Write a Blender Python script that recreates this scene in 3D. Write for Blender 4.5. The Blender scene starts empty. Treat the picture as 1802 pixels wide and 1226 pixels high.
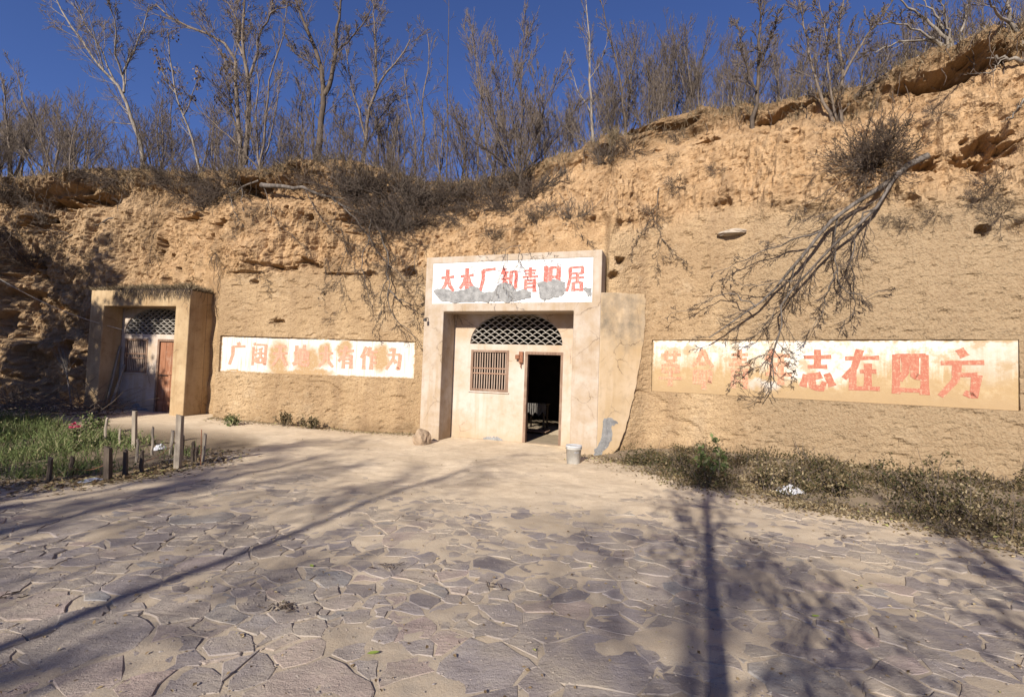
import bpy, bmesh, math, random
import numpy as np
from mathutils import Vector, Matrix, Quaternion

scene = bpy.context.scene
COL = scene.collection
R = math.radians
rng = random.Random(7)
nrng = np.random.default_rng(11)

# ------------------------------------------------------------------ camera
FPX, CX, CY = 850.0, 901.0, 613.0          # focal length and centre in pixels of the 1802 x 1226 photograph
EYE = 1.54
cam_d = bpy.data.cameras.new('camera'); cam = bpy.data.objects.new('camera', cam_d); COL.objects.link(cam)
cam_d.sensor_width = 36.0; cam_d.lens = FPX / 1802.0 * 36.0; cam_d.clip_start = 0.05; cam_d.clip_end = 2000
CM = Matrix.Rotation(R(90 + 2.36), 3, 'X') @ Matrix.Rotation(R(2.0), 3, 'Z')
cam.matrix_world = Matrix.Translation((0, 0, EYE)) @ CM.to_4x4()
scene.camera = cam
CAM = np.array([0, 0, EYE]); CMN = np.array(CM)

# ------------------------------------------------------------------ sky, sun, exposure
SUN_EL, SUN_TRAVEL = 27.5, 21.0            # elevation; the light travels this far right of straight ahead
world = bpy.data.worlds.new('World'); scene.world = world; world.use_nodes = True
wn = world.node_tree; bg = wn.nodes['Background']
sky = wn.nodes.new('ShaderNodeTexSky'); sky.sky_type = 'NISHITA'; sky.sun_disc = False
sky.sun_elevation = R(SUN_EL); sky.sun_rotation = R(180 + SUN_TRAVEL)
sky.altitude = 1200; sky.air_density = 0.9; sky.dust_density = 0.6; sky.ozone_density = 7.5
tint = wn.nodes.new('ShaderNodeMix'); tint.data_type = 'RGBA'; tint.blend_type = 'MULTIPLY'; tint.inputs[0].default_value = 1.0; tint.inputs[7].default_value = (1.06, 0.90, 1.06, 1)
wn.links.new(sky.outputs[0], tint.inputs[6]); wn.links.new(tint.outputs[2], bg.inputs[0]); bg.inputs[1].default_value = 0.073
sun_d = bpy.data.lights.new('sun', 'SUN'); sun_d.energy = 4.8; sun_d.angle = R(0.53); sun_d.color = (1.0, 0.93, 0.82)
sun = bpy.data.objects.new('sun', sun_d); COL.objects.link(sun)
SUND = Vector((math.sin(R(SUN_TRAVEL)) * math.cos(R(SUN_EL)), math.cos(R(SUN_TRAVEL)) * math.cos(R(SUN_EL)), -math.sin(R(SUN_EL))))
sun.rotation_euler = SUND.to_track_quat('-Z', 'Y').to_euler(); sun.location = (-8, -20, 20)
vs = scene.view_settings; vs.view_transform = 'Standard'; vs.look = 'None'; vs.gamma = 1.0; vs.exposure = 0.75
vs.use_curve_mapping = False
scene.render.engine = 'CYCLES'
scene.cycles.max_bounces = 6; scene.cycles.diffuse_bounces = 3; scene.cycles.transparent_max_bounces = 6

# ------------------------------------------------------------------ small maths
def ray(x, y):
    return CMN @ np.array([(x - CX) / FPX, (CY - y) / FPX, -1.0])
def ground_at(x, y, z=0.0):
    d = ray(x, y); return CAM + d * ((z - EYE) / d[2])
def at_depth(x, y, Y):
    d = ray(x, y); return CAM + d * (Y / d[1])
def sstep(a, b, x):
    t = np.clip((np.asarray(x, float) - a) / (b - a), 0, 1); return t * t * (3 - 2 * t)

_perm = np.random.default_rng(5).permutation(512).astype(np.int64)
_perm = np.concatenate([_perm, _perm, _perm])
_grad = np.random.default_rng(6).normal(size=(512, 3)); _grad /= np.linalg.norm(_grad, axis=1)[:, None]
def perlin(x, y, z=0.0):
    x, y, z = np.broadcast_arrays(np.asarray(x, float), np.asarray(y, float), np.asarray(z, float))
    xi, yi, zi = np.floor(x).astype(np.int64), np.floor(y).astype(np.int64), np.floor(z).astype(np.int64)
    xf, yf, zf = x - xi, y - yi, z - zi
    u, v, w = [t * t * t * (t * (t * 6 - 15) + 10) for t in (xf, yf, zf)]
    def g(a, b, c):
        h = _perm[(_perm[(_perm[(xi + a) & 511] + yi + b) & 511] + zi + c) & 511]
        q = _grad[h]
        return q[..., 0] * (xf - a) + q[..., 1] * (yf - b) + q[..., 2] * (zf - c)
    def l(a, b, t): return a + t * (b - a)
    return 1.6 * l(l(l(g(0,0,0), g(1,0,0), u), l(g(0,1,0), g(1,1,0), u), v), l(l(g(0,0,1), g(1,0,1), u), l(g(0,1,1), g(1,1,1), u), v), w)
def fbm(x, y, z=0.0, o=5, gain=0.5, lac=2.03):
    a, f, s = 1.0, 1.0, 0.0
    for k in range(o):
        s = s + a * perlin(np.asarray(x) * f + 17.3 * k, np.asarray(y) * f + 5.1 * k, np.asarray(z) * f + 9.7 * k); a *= gain; f *= lac
    return s
def ridged(x, y, z=0.0, o=4):
    a, f, s = 1.0, 1.0, 0.0
    for k in range(o):
        s = s + a * (1 - 2 * np.abs(perlin(np.asarray(x) * f + 3.3 * k, np.asarray(y) * f + 8.1 * k, np.asarray(z) * f))); a *= 0.5; f *= 2.1
    return s / 1.9

# ------------------------------------------------------------------ object helpers
def fast_mesh(name, V, F, smooth=False):
    """V (n,3), F list of (m,k) arrays with one vertex count each"""
    me = bpy.data.meshes.new(name)
    V = np.asarray(V, np.float32)
    me.vertices.add(len(V)); me.vertices.foreach_set('co', V.ravel())
    Fs = [np.asarray(f, np.int32) for f in F if len(f)]
    loops = np.concatenate([f.ravel() for f in Fs])
    tot = np.concatenate([np.full(len(f), f.shape[1], np.int32) for f in Fs])
    start = np.concatenate([[0], np.cumsum(tot)[:-1]]).astype(np.int32)
    me.loops.add(len(loops)); me.loops.foreach_set('vertex_index', loops)
    me.polygons.add(len(tot)); me.polygons.foreach_set('loop_start', start); me.polygons.foreach_set('loop_total', tot)
    me.update(calc_edges=True); me.validate()
    me.polygons.foreach_set('use_smooth', np.full(len(me.polygons), smooth, dtype=bool))
    return me
def point_attr(me, name, vals):
    a = me.attributes.new(name, 'FLOAT', 'POINT'); a.data.foreach_set('value', np.asarray(vals, np.float32))
def add_obj(name, me, mat=None, parent=None):
    if mat is not None and not me.materials: me.materials.append(mat)
    o = bpy.data.objects.new(name, me); COL.objects.link(o)
    if parent is not None: o.parent = parent
    return o
def tag(o, label=None, cat=None, group=None, kind=None):
    if label: o['label'] = label
    if cat: o['category'] = cat
    if group: o['group'] = group
    if kind: o['kind'] = kind
    return o
def empty(name, loc, rz=0.0):
    o = bpy.data.objects.new(name, None); COL.objects.link(o); o.location = loc; o.rotation_euler = (0, 0, rz); o.empty_display_size = 0.2
    return o
def copy_tree(o, parent=None):
    c = o.copy(); COL.objects.link(c); c.parent = parent
    for ch in list(o.children): copy_tree(ch, c)
    return c

class MB:
    """collects simple shapes into one mesh"""
    def __init__(s): s.v = []; s.f = []
    def add(s, vs_, fs_):
        n = len(s.v); s.v += [tuple(map(float, p)) for p in vs_]; s.f += [tuple(i + n for i in f) for f in fs_]; return s
    def box(s, a, b, jit=0.0):
        (x0, y0, z0), (x1, y1, z1) = a, b
        p = [(x0,y0,z0),(x1,y0,z0),(x1,y1,z0),(x0,y1,z0),(x0,y0,z1),(x1,y0,z1),(x1,y1,z1),(x0,y1,z1)]
        if jit: p = [tuple(c + rng.uniform(-jit, jit) for c in q) for q in p]
        return s.add(p, [(0,3,2,1),(4,5,6,7),(0,1,5,4),(1,2,6,5),(2,3,7,6),(3,0,4,7)])
    def prism(s, poly, y0, y1):
        """polygon in (x, z), counter-clockwise seen from -y, extruded along y"""
        n = len(poly)
        p = [(x, y0, z) for x, z in poly] + [(x, y1, z) for x, z in poly]
        f = [tuple(range(n)), tuple(range(2 * n - 1, n - 1, -1))] + [(i, i + n, (i + 1) % n + n, (i + 1) % n) for i in range(n)]
        return s.add(p, f)
    def tube(s, pts, rads, k=8, cap=True):
        pts = [Vector(p) for p in pts]; n = len(pts)
        if not hasattr(rads, '__len__'): rads = [rads] * n
        rings = []; ref = None
        for i, p in enumerate(pts):
            t = (pts[min(i + 1, n - 1)] - pts[max(i - 1, 0)]).normalized()
            if ref is None: ref = t.orthogonal().normalized()
            ref = (ref - t * ref.dot(t)).normalized(); b = t.cross(ref)
            rings.append([p + (ref * math.cos(2 * math.pi * j / k) + b * math.sin(2 * math.pi * j / k)) * rads[i] for j in range(k)])
        vs_ = [q for r in rings for q in r]
        fs_ = [(i * k + j, i * k + (j + 1) % k, (i + 1) * k + (j + 1) % k, (i + 1) * k + j) for i in range(n - 1) for j in range(k)]
        if cap: fs_ += [tuple(range(k - 1, -1, -1)), tuple((n - 1) * k + j for j in range(k))]
        return s.add(vs_, fs_)
    def lathe(s, prof, k=24, c=(0, 0, 0)):
        vs_ = [(c[0] + r * math.cos(2 * math.pi * j / k), c[1] + r * math.sin(2 * math.pi * j / k), c[2] + z) for r, z in prof for j in range(k)]
        n = len(prof)
        fs_ = [(i * k + j, i * k + (j + 1) % k, (i + 1) * k + (j + 1) % k, (i + 1) * k + j) for i in range(n - 1) for j in range(k)]
        return s.add(vs_, fs_)
    def mesh(s, name, smooth=False):
        me = bpy.data.meshes.new(name); me.from_pydata(s.v, [], s.f); me.update()
        if smooth:
            for p in me.polygons: p.use_smooth = True
        return me
    def build(s, name, mat, parent=None, smooth=False, bevel=0.0):
        o = add_obj(name, s.mesh(name, smooth), mat, parent)
        if bevel:
            m = o.modifiers.new('bevel', 'BEVEL'); m.width = bevel; m.segments = 2; m.limit_method = 'ANGLE'; m.angle_limit = R(40)
        return o

# ------------------------------------------------------------------ material helpers
class NT:
    def __init__(s, name):
        s.m = bpy.data.materials.new(name); s.m.use_nodes = True; s.t = s.m.node_tree
        s.b = s.t.nodes['Principled BSDF']; s.b.inputs['Roughness'].default_value = 0.95
        s.b.inputs['Specular IOR Level'].default_value = 0.15
    def n(s, typ, **kw):
        k = s.t.nodes.new(typ)
        for a, v in kw.items(): setattr(k, a, v)
        return k
    def put(s, sock, v):
        if isinstance(v, bpy.types.NodeSocket): s.t.links.new(v, sock)
        elif isinstance(v, tuple) and len(v) == 3 and sock.type == 'RGBA': sock.default_value = (*v, 1)
        else: sock.default_value = v
    def pos(s): return s.n('ShaderNodeNewGeometry').outputs['Position']
    def obj(s): return s.n('ShaderNodeTexCoord').outputs['Object']
    def mapv(s, v, scale=(1, 1, 1), loc=(0, 0, 0), rot=(0, 0, 0)):
        k = s.n('ShaderNodeMapping'); s.put(k.inputs['Vector'], v)
        k.inputs['Scale'].default_value = scale; k.inputs['Location'].default_value = loc; k.inputs['Rotation'].default_value = rot
        return k.outputs[0]
    def noise(s, v, scale, detail=5, rough=0.55, dist=0.0):
        k = s.n('ShaderNodeTexNoise'); s.put(k.inputs['Vector'], v); k.inputs['Scale'].default_value = scale
        k.inputs['Detail'].default_value = detail; k.inputs['Roughness'].default_value = rough; k.inputs['Distortion'].default_value = dist
        return k.outputs[0]
    def voro(s, v, scale, feature='F1', out='Distance'):
        k = s.n('ShaderNodeTexVoronoi', feature=feature); s.put(k.inputs['Vector'], v); k.inputs['Scale'].default_value = scale
        return k.outputs[out]
    def ramp(s, f, stops, interp='LINEAR'):
        k = s.n('ShaderNodeValToRGB'); s.put(k.inputs[0], f); cr = k.color_ramp; cr.interpolation = interp
        while len(cr.elements) < len(stops): cr.elements.new(0.5)
        for e, (p, c) in zip(cr.elements, stops):
            e.position = p; e.color = (c, c, c, 1) if not isinstance(c, tuple) else (*c, 1)
        return k.outputs[0]
    def mix(s, f, a, b, mode='MIX'):
        k = s.n('ShaderNodeMix', data_type='RGBA', blend_type=mode)
        s.put(k.inputs[0], f); s.put(k.inputs[6], a); s.put(k.inputs[7], b); return k.outputs[2]
    def ma(s, op, a, b=0.0, clamp=False):
        k = s.n('ShaderNodeMath', operation=op); k.use_clamp = clamp; s.put(k.inputs[0], a); s.put(k.inputs[1], b); return k.outputs[0]
    def sep(s, v):
        k = s.n('ShaderNodeSeparateXYZ'); s.put(k.inputs[0], v); return k.outputs
    def attr(s, name): 
        k = s.n('ShaderNodeAttribute'); k.attribute_name = name; return k.outputs['Fac']
    def rnd(s): return s.n('ShaderNodeObjectInfo').outputs['Random']
    def blob(s, v, cx, cz, rx, rz, soft=0.35):
        """1 inside an ellipse in object (x, z), 0 outside, ragged by what is added to v before"""
        x, y, z = s.sep(v)
        a = s.ma('POWER', s.ma('DIVIDE', s.ma('ABSOLUTE', s.ma('SUBTRACT', x, cx)), rx), 2.0)
        b = s.ma('POWER', s.ma('DIVIDE', s.ma('ABSOLUTE', s.ma('SUBTRACT', z, cz)), rz), 2.0)
        return s.ramp(s.ma('ADD', a, b), [(max(0, 1 - soft - 0.3), 1.0), (1.0, 0.0)])
    def ragged(s, v, amt=0.12, scale=7):
        k = s.n('ShaderNodeTexNoise'); s.put(k.inputs['Vector'], v); k.inputs['Scale'].default_value = scale; k.inputs['Detail'].default_value = 6
        a = s.n('ShaderNodeVectorMath', operation='SUBTRACT'); s.put(a.inputs[0], k.outputs['Color']); a.inputs[1].default_value = (0.5, 0.5, 0.5)
        b = s.n('ShaderNodeVectorMath', operation='SCALE'); s.put(b.inputs[0], a.outputs[0]); b.inputs['Scale'].default_value = amt * 2
        c = s.n('ShaderNodeVectorMath', operation='ADD'); s.put(c.inputs[0], v); s.put(c.inputs[1], b.outputs[0]); return c.outputs[0]
    def bump(s, h, strength=0.5, dist=0.02):
        k = s.n('ShaderNodeBump'); s.put(k.inputs['Height'], h); k.inputs['Strength'].default_value = strength; k.inputs['Distance'].default_value = dist
        s.t.links.new(k.outputs[0], s.b.inputs['Normal'])
    def done(s, col, rough=None):
        s.put(s.b.inputs['Base Color'], col)
        if rough is not None: s.put(s.b.inputs['Roughness'], rough)
        return s.m
M = {}

def mat_loess():
    t = NT('loess'); p = t.pos(); rough = t.attr('rough'); grey = t.attr('grey'); soil = t.attr('soil')
    big = t.noise(p, 0.7, 6, 0.6); mid = t.noise(p, 3.5, 6, 0.65); fine = t.noise(p, 26, 5, 0.7)
    c = t.mix(t.ramp(big, [(0.35, 0.0), (0.65, 1.0)]), (0.335, 0.228, 0.126), (0.46, 0.33, 0.195))
    up = t.mix(t.ramp(mid, [(0.3, 0.0), (0.7, 1.0)]), (0.31, 0.19, 0.094), (0.49, 0.33, 0.185))
    c = t.mix(t.ramp(t.noise(t.mapv(p, (1.1, 1.1, .35)), 1.0, 5, .55), [(.40, .55), (.56, 0.0)]), c, (0.275, 0.185, 0.105)); c = t.mix(t.ramp(t.noise(p, 2.1, 6, .65), [(.56, 0.0), (.72, .6)]), c, (0.47, 0.36, 0.235))
    c = t.mix(rough, c, up)
    st = t.noise(t.mapv(p, (2.6, 2.6, 0.28)), 1.0, 6, 0.6)
    c = t.mix(t.ma('MULTIPLY', t.ramp(st, [(0.5, 0.0), (0.72, 0.55)]), 1.0), c, (0.21, 0.137, 0.08))
    c = t.mix(t.ma('MULTIPLY', grey, 0.75), c, (0.285, 0.208, 0.128))
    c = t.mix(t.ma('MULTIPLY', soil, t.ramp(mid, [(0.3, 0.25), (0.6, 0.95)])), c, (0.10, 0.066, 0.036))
    c = t.mix(t.ramp(fine, [(0.32, 0.55), (0.55, 0.0)]), c, (0.175, 0.105, 0.053))
    pale = t.ma('MULTIPLY', t.ramp(t.noise(p, 9, 5, 0.6), [(0.6, 0.0), (0.75, 0.5)]), rough)
    c = t.mix(pale, c, (0.50, 0.375, 0.245))
    crumbs = t.voro(p, 34, 'F1')
    h = t.ma('ADD', t.ma('MULTIPLY', fine, 1.0), t.ma('MULTIPLY', crumbs, -0.5))
    h = t.ma('ADD', h, t.ma('MULTIPLY', t.noise(t.mapv(p, (15, 15, 17), rot=(0.2, 0.5, 0.3)), 1.0, 4, 0.6), 0.6))
    pit = t.ramp(t.noise(t.mapv(p, (8, 8, 11), rot=(.3, .4, .2)), 1.0, 5, .7), [(.27, 0.0), (.36, 1.0)]); crk = t.ramp(t.voro(t.ragged(p, .12, 5), 2.2, 'DISTANCE_TO_EDGE'), [(0.0, 0.0), (.03, 1.0)])
    h = t.ma('ADD', h, t.ma('ADD', t.ma('MULTIPLY', pit, 1.3), t.ma('MULTIPLY', crk, .18)))
    t.bump(h, 0.8, 0.032)
    return t.done(c, 1.0)
def mat_dirt():
    t = NT('packed_dirt'); p = t.pos(); dark = t.attr('soil'); sandy = t.attr('sandy')
    a = t.noise(p, 0.9, 6, 0.6); b = t.noise(p, 7, 6, 0.65); f = t.noise(p, 70, 4, 0.7)
    c = t.mix(t.ramp(a, [(0.35, 0.0), (0.65, 1.0)]), (0.60, 0.48, 0.335), (0.70, 0.575, 0.415))
    c = t.mix(sandy, t.mix(a, (0.30, 0.25, 0.195), (0.40, 0.335, 0.26)), c)
    c = t.mix(t.ramp(b, [(0.35, 0.5), (0.6, 0.0)]), c, (0.46, 0.36, 0.25))
    c = t.mix(dark, c, (0.13, 0.095, 0.06))
    c = t.mix(t.ramp(f, [(0.3, 0.4), (0.5, 0.0)]), c, (0.36, 0.28, 0.20))
    g2 = t.noise(p, 190, 3, .75); c = t.mix(t.ramp(g2, [(0.30, 0.55), (0.46, 0.0)]), c, (0.17, 0.135, 0.10)); c = t.mix(t.ramp(g2, [(0.56, 0.0), (0.72, 0.45)]), c, (0.56, 0.47, 0.36))
    t.bump(t.ma('ADD', t.ma('MULTIPLY', f, 0.7), t.ma('ADD', t.ma('MULTIPLY', t.noise(p, 220, 3, .7), .35), t.ma('MULTIPLY', b, .6))), 0.55, 0.012)
    return t.done(c, 1.0)
def mat_stone():
    t = NT('flagstone'); p = t.pos(); tint = t.attr('tint')
    col = t.ramp(tint, [(0.0, (0.175, 0.155, 0.158)), (0.25, (0.24, 0.212, 0.212)), (0.5, (0.30, 0.262, 0.248)), (0.72, (0.37, 0.315, 0.27)), (0.86, (0.39, 0.295, 0.255)), (1.0, (0.25, 0.245, 0.245))])
    a = t.noise(p, 5, 6, 0.6); f = t.noise(p, 55, 5, 0.7)
    lay = t.noise(t.mapv(p, (4, 14, 14), rot=(0, 0, 0.5)), 1.0, 6, 0.65)
    c = t.mix(t.ramp(a, [(0.3, 0.55), (0.6, 0.0)]), col, (0.12, 0.10, 0.102)); c = t.mix(t.ramp(t.noise(p, 1.1, 5, .6), [(.42, 0.0), (.62, .45)]), c, (0.30, 0.25, 0.205)); c = t.mix(t.ramp(t.noise(p, 13, 6, .7), [(.55, 0.0), (.70, .5)]), c, (0.36, 0.31, 0.255))
    c = t.mix(t.ramp(lay, [(0.52, 0.0), (0.7, 0.45)]), c, (0.33, 0.275, 0.225))
    dust = t.ma('MULTIPLY', t.ramp(t.ma('ADD', t.noise(p, 2.3, 7, 0.65), t.ma('MULTIPLY', t.attr('sandy'), .16)), [(0.46, 0.0), (0.68, 0.9)]), t.ramp(f, [(0.25, 0.5), (0.6, 1.0)]))
    c = t.mix(dust, c, t.mix(t.attr('sandy'), (0.36, 0.305, 0.24), (0.56, 0.455, 0.325)))
    c = t.mix(t.ramp(f, [(0.28, 0.45), (0.45, 0.0)]), c, (0.14, 0.11, 0.09))
    t.bump(t.ma('ADD', t.ma('MULTIPLY', f, 0.7), t.ma('ADD', t.ma('MULTIPLY', a, .8), t.ma('ADD', lay, t.ma('MULTIPLY', t.noise(p, 150, 3, .7), .4)))), 0.7, 0.018)
    return t.done(c, t.ramp(dust, [(0.0, 0.72), (0.5, 0.98)]))
M['loess'] = mat_loess(); M['dirt'] = mat_dirt(); M['stone'] = mat_stone()

# ------------------------------------------------------------------ the cliff: plan line, profile, surface
plan = [(-30, 2), (-24, 7.5), (-18.5, 10.6), (-14.5, 12.6), (-12.0, 13.05), (-9.2, 12.5), (-7.2, 11.55), (-6.9, 11.42), (-1.95, 11.02), (0.2, 10.5), (1.95, 9.42), (2.75, 9.66), (7.5, 6.76), (9.6, 5.6), (14, 3.8), (22, 1.5)]
def build_plan():
    pts = np.array(plan, float); seg = np.linalg.norm(np.diff(pts, axis=0), axis=1); cum = np.concatenate([[0], np.cumsum(seg)])
    s = np.arange(0, cum[-1], 0.02); X = np.interp(s, cum, pts[:, 0]); Y = np.interp(s, cum, pts[:, 1])
    k = np.ones(17) / 17                     # round the corners a little, straight runs stay straight
    Xs = np.convolve(np.pad(X, 8, 'edge'), k, 'valid'); Ys = np.convolve(np.pad(Y, 8, 'edge'), k, 'valid')
    tx, ty = np.gradient(Xs), np.gradient(Ys)
    kk = np.ones(61) / 61
    tx = np.convolve(np.pad(tx, 30, 'edge'), kk, 'valid'); ty = np.convolve(np.pad(ty, 30, 'edge'), kk, 'valid')
    L = np.hypot(tx, ty); return s, Xs, Ys, -ty / L, tx / L          # inward normal is left of travel
PS, PX, PY, PNX, PNY = build_plan()
def s_of_X(X): return np.interp(X, PX, PS)
sky_px = [(-900, 330), (0, 318), (60, 312), (150, 292), (250, 299), (330, 307), (440, 298), (530, 283), (600, 288), (650, 300), (740, 318), (830, 318), (900, 308), (1000, 273), (1080, 238), (1180, 208), (1280, 188), (1400, 170), (1480, 163), (1600, 108), (1700, 72), (1790, 38), (1900, 10), (2600, -60)]
prof = [(-30, .5, 1.0), (-14.5, .5, .9), (-12.5, .5, .8), (-11, .8, .8), (-9, 1.5, .9), (-7.2, 3.3, .9), (-6, 3.55, .9), (-4.6, 3.55, 1.0), (-3.2, 3.55, 1.3), (-1.9, 3.7, 1.8), (0, 3.6, 2.2), (1.5, 3.9, 2.1), (2.7, 4.5, 2.0), (4, 4.5, 1.9), (5.2, 4.3, 1.7), (6.2, 4.2, 1.4), (7.3, 4.1, 1.1), (9.5, 4.0, 1.5), (22, 4.0, 1.5)]
pS = s_of_X([p[0] for p in prof])
Z1 = np.interp(PS, pS, [p[1] for p in prof]); DD = np.interp(PS, pS, [p[2] for p in prof])
_tx, _ty = PX + PNX * DD, PY + PNY * DD
_px = CX + FPX * _tx / np.maximum(_ty, 2.0)
_sy = np.interp(_px, [a for a, b in sky_px], [b for a, b in sky_px])
ZT = EYE + (648 + 0.0349 * (_px - CX) - _sy) / FPX * _ty
i0, i1 = np.searchsorted(PX, -14.5), np.searchsorted(PX, 8.6)
ZT[:i0] = ZT[i0]; ZT[i1:] = ZT[i1]
ZT = np.convolve(np.pad(ZT, 8, 'edge'), np.ones(17) / 17, 'valid')

LB = dict(s0=s_of_X(at_depth(386, 600, 11.38)[0]), s1=s_of_X(at_depth(730, 620, 11.05)[0]), z0=1.23, z1=2.07)   # left slogan
_rl = s_of_X(2.80); _rr = s_of_X(7.26)
RB = dict(s0=_rl, s1=_rr, z0=1.19, z1=2.20)                                                                     # right slogan

def setback(s, z):
    z1, zt, D = np.interp(s, PS, Z1), np.interp(s, PS, ZT), np.interp(s, PS, DD)
    q = np.clip((z - z1) / (zt - z1), 0, 1)
    return D * (0.35 * q + 0.65 * q ** 1.7)
def plan_sd(X, Y):
    d2 = (PX[::4] - X) ** 2 + (PY[::4] - Y) ** 2; i = int(np.argmin(d2)) * 4
    return PS[i], (X - PX[i]) * PNX[i] + (Y - PY[i]) * PNY[i]
def wall_hit(x, y):
    d = ray(x, y); ts = np.linspace(4, 26, 500) / d[1]
    for t in ts:
        p = CAM + d * t; s, dd = plan_sd(p[0], p[1])
        zt = np.interp(s, PS, ZT); D = np.interp(s, PS, DD)
        if p[2] < zt and dd >= setback(s, p[2]): return p
        if p[2] >= zt and dd > D and p[2] < zt + 0.25 * (dd - D): return p
    return p
def plateau_z(X, Y):
    s, dd = plan_sd(X, Y); return float(np.interp(s, PS, ZT) + 0.25 * min(max(dd - np.interp(s, PS, DD), 0), 9))

# entrances, needed for the holes in the cliff
class Frame:
    def __init__(s, P, yaw):
        a = R(yaw); s.P = np.array(P, float); s.yaw = yaw; s.u = np.array([math.cos(a), -math.sin(a)]); s.n = np.array([math.sin(a), math.cos(a)])
    def loc(s, X, Y): return (X - s.P[0]) * s.u[0] + (Y - s.P[1]) * s.u[1], (X - s.P[0]) * s.n[0] + (Y - s.P[1]) * s.n[1]
    def wor(s, u, d): p = s.P[:2] + s.u * u + s.n * d; return p[0], p[1]
EA = Frame((-1.91, 10.34), 19); EB = Frame((-7.68, 11.42), 13)

dents = [  # pixel x, y, half width, half height (m), depth
    (190, 350, .7, .24, .7), (110, 362, .8, .26, .8), (75, 395, .7, .25, .5), (445, 328, .7, .22, .55), (352, 385, .5, .18, .4), (395, 392, .45, .12, .3), (665, 395, 1.0, .3, .3), (540, 463, .28, .10, .22),
    (492, 473, .22, .08, .2), (515, 470, .16, .07, .2), (470, 468, .5, .05, .12), (600, 482, .9, .035, .12), (430, 481, .5, .03, .1), (491, 566, .16, .09, .2), (545, 383, .09, .08, .2), (295, 430, .10, .12, .3), (293, 449, .09, .12, .3), (316, 453, .10, .08, .3), (339, 456, .07, .09, .3), (327, 474, .14, .07, .3),
    (60, 560, 1.2, .8, .45), (90, 650, .9, .7, .5), (20, 470, .8, .4, .4), (1700, 122, .55, .16, .5), (1655, 140, .4, .14, .45), (1610, 152, .3, .08, .3), (1742, 255, .3, .22, .45), (1725, 280, .25, .2, .4), (1615, 288, .3, .14, .4), (1735, 405, .09, .08, .2), (1270, 360, .14, .12, .2),
    (1245, 255, .3, .1, .25), (1090, 458, .10, .08, .25), (1078, 484, .12, .09, .25), (720, 480, .18, .12, .2), (1380, 205, .6, .1, .25), (1150, 240, .6, .12, .3), (1075, 268, .4, .12, .35)]

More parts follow.
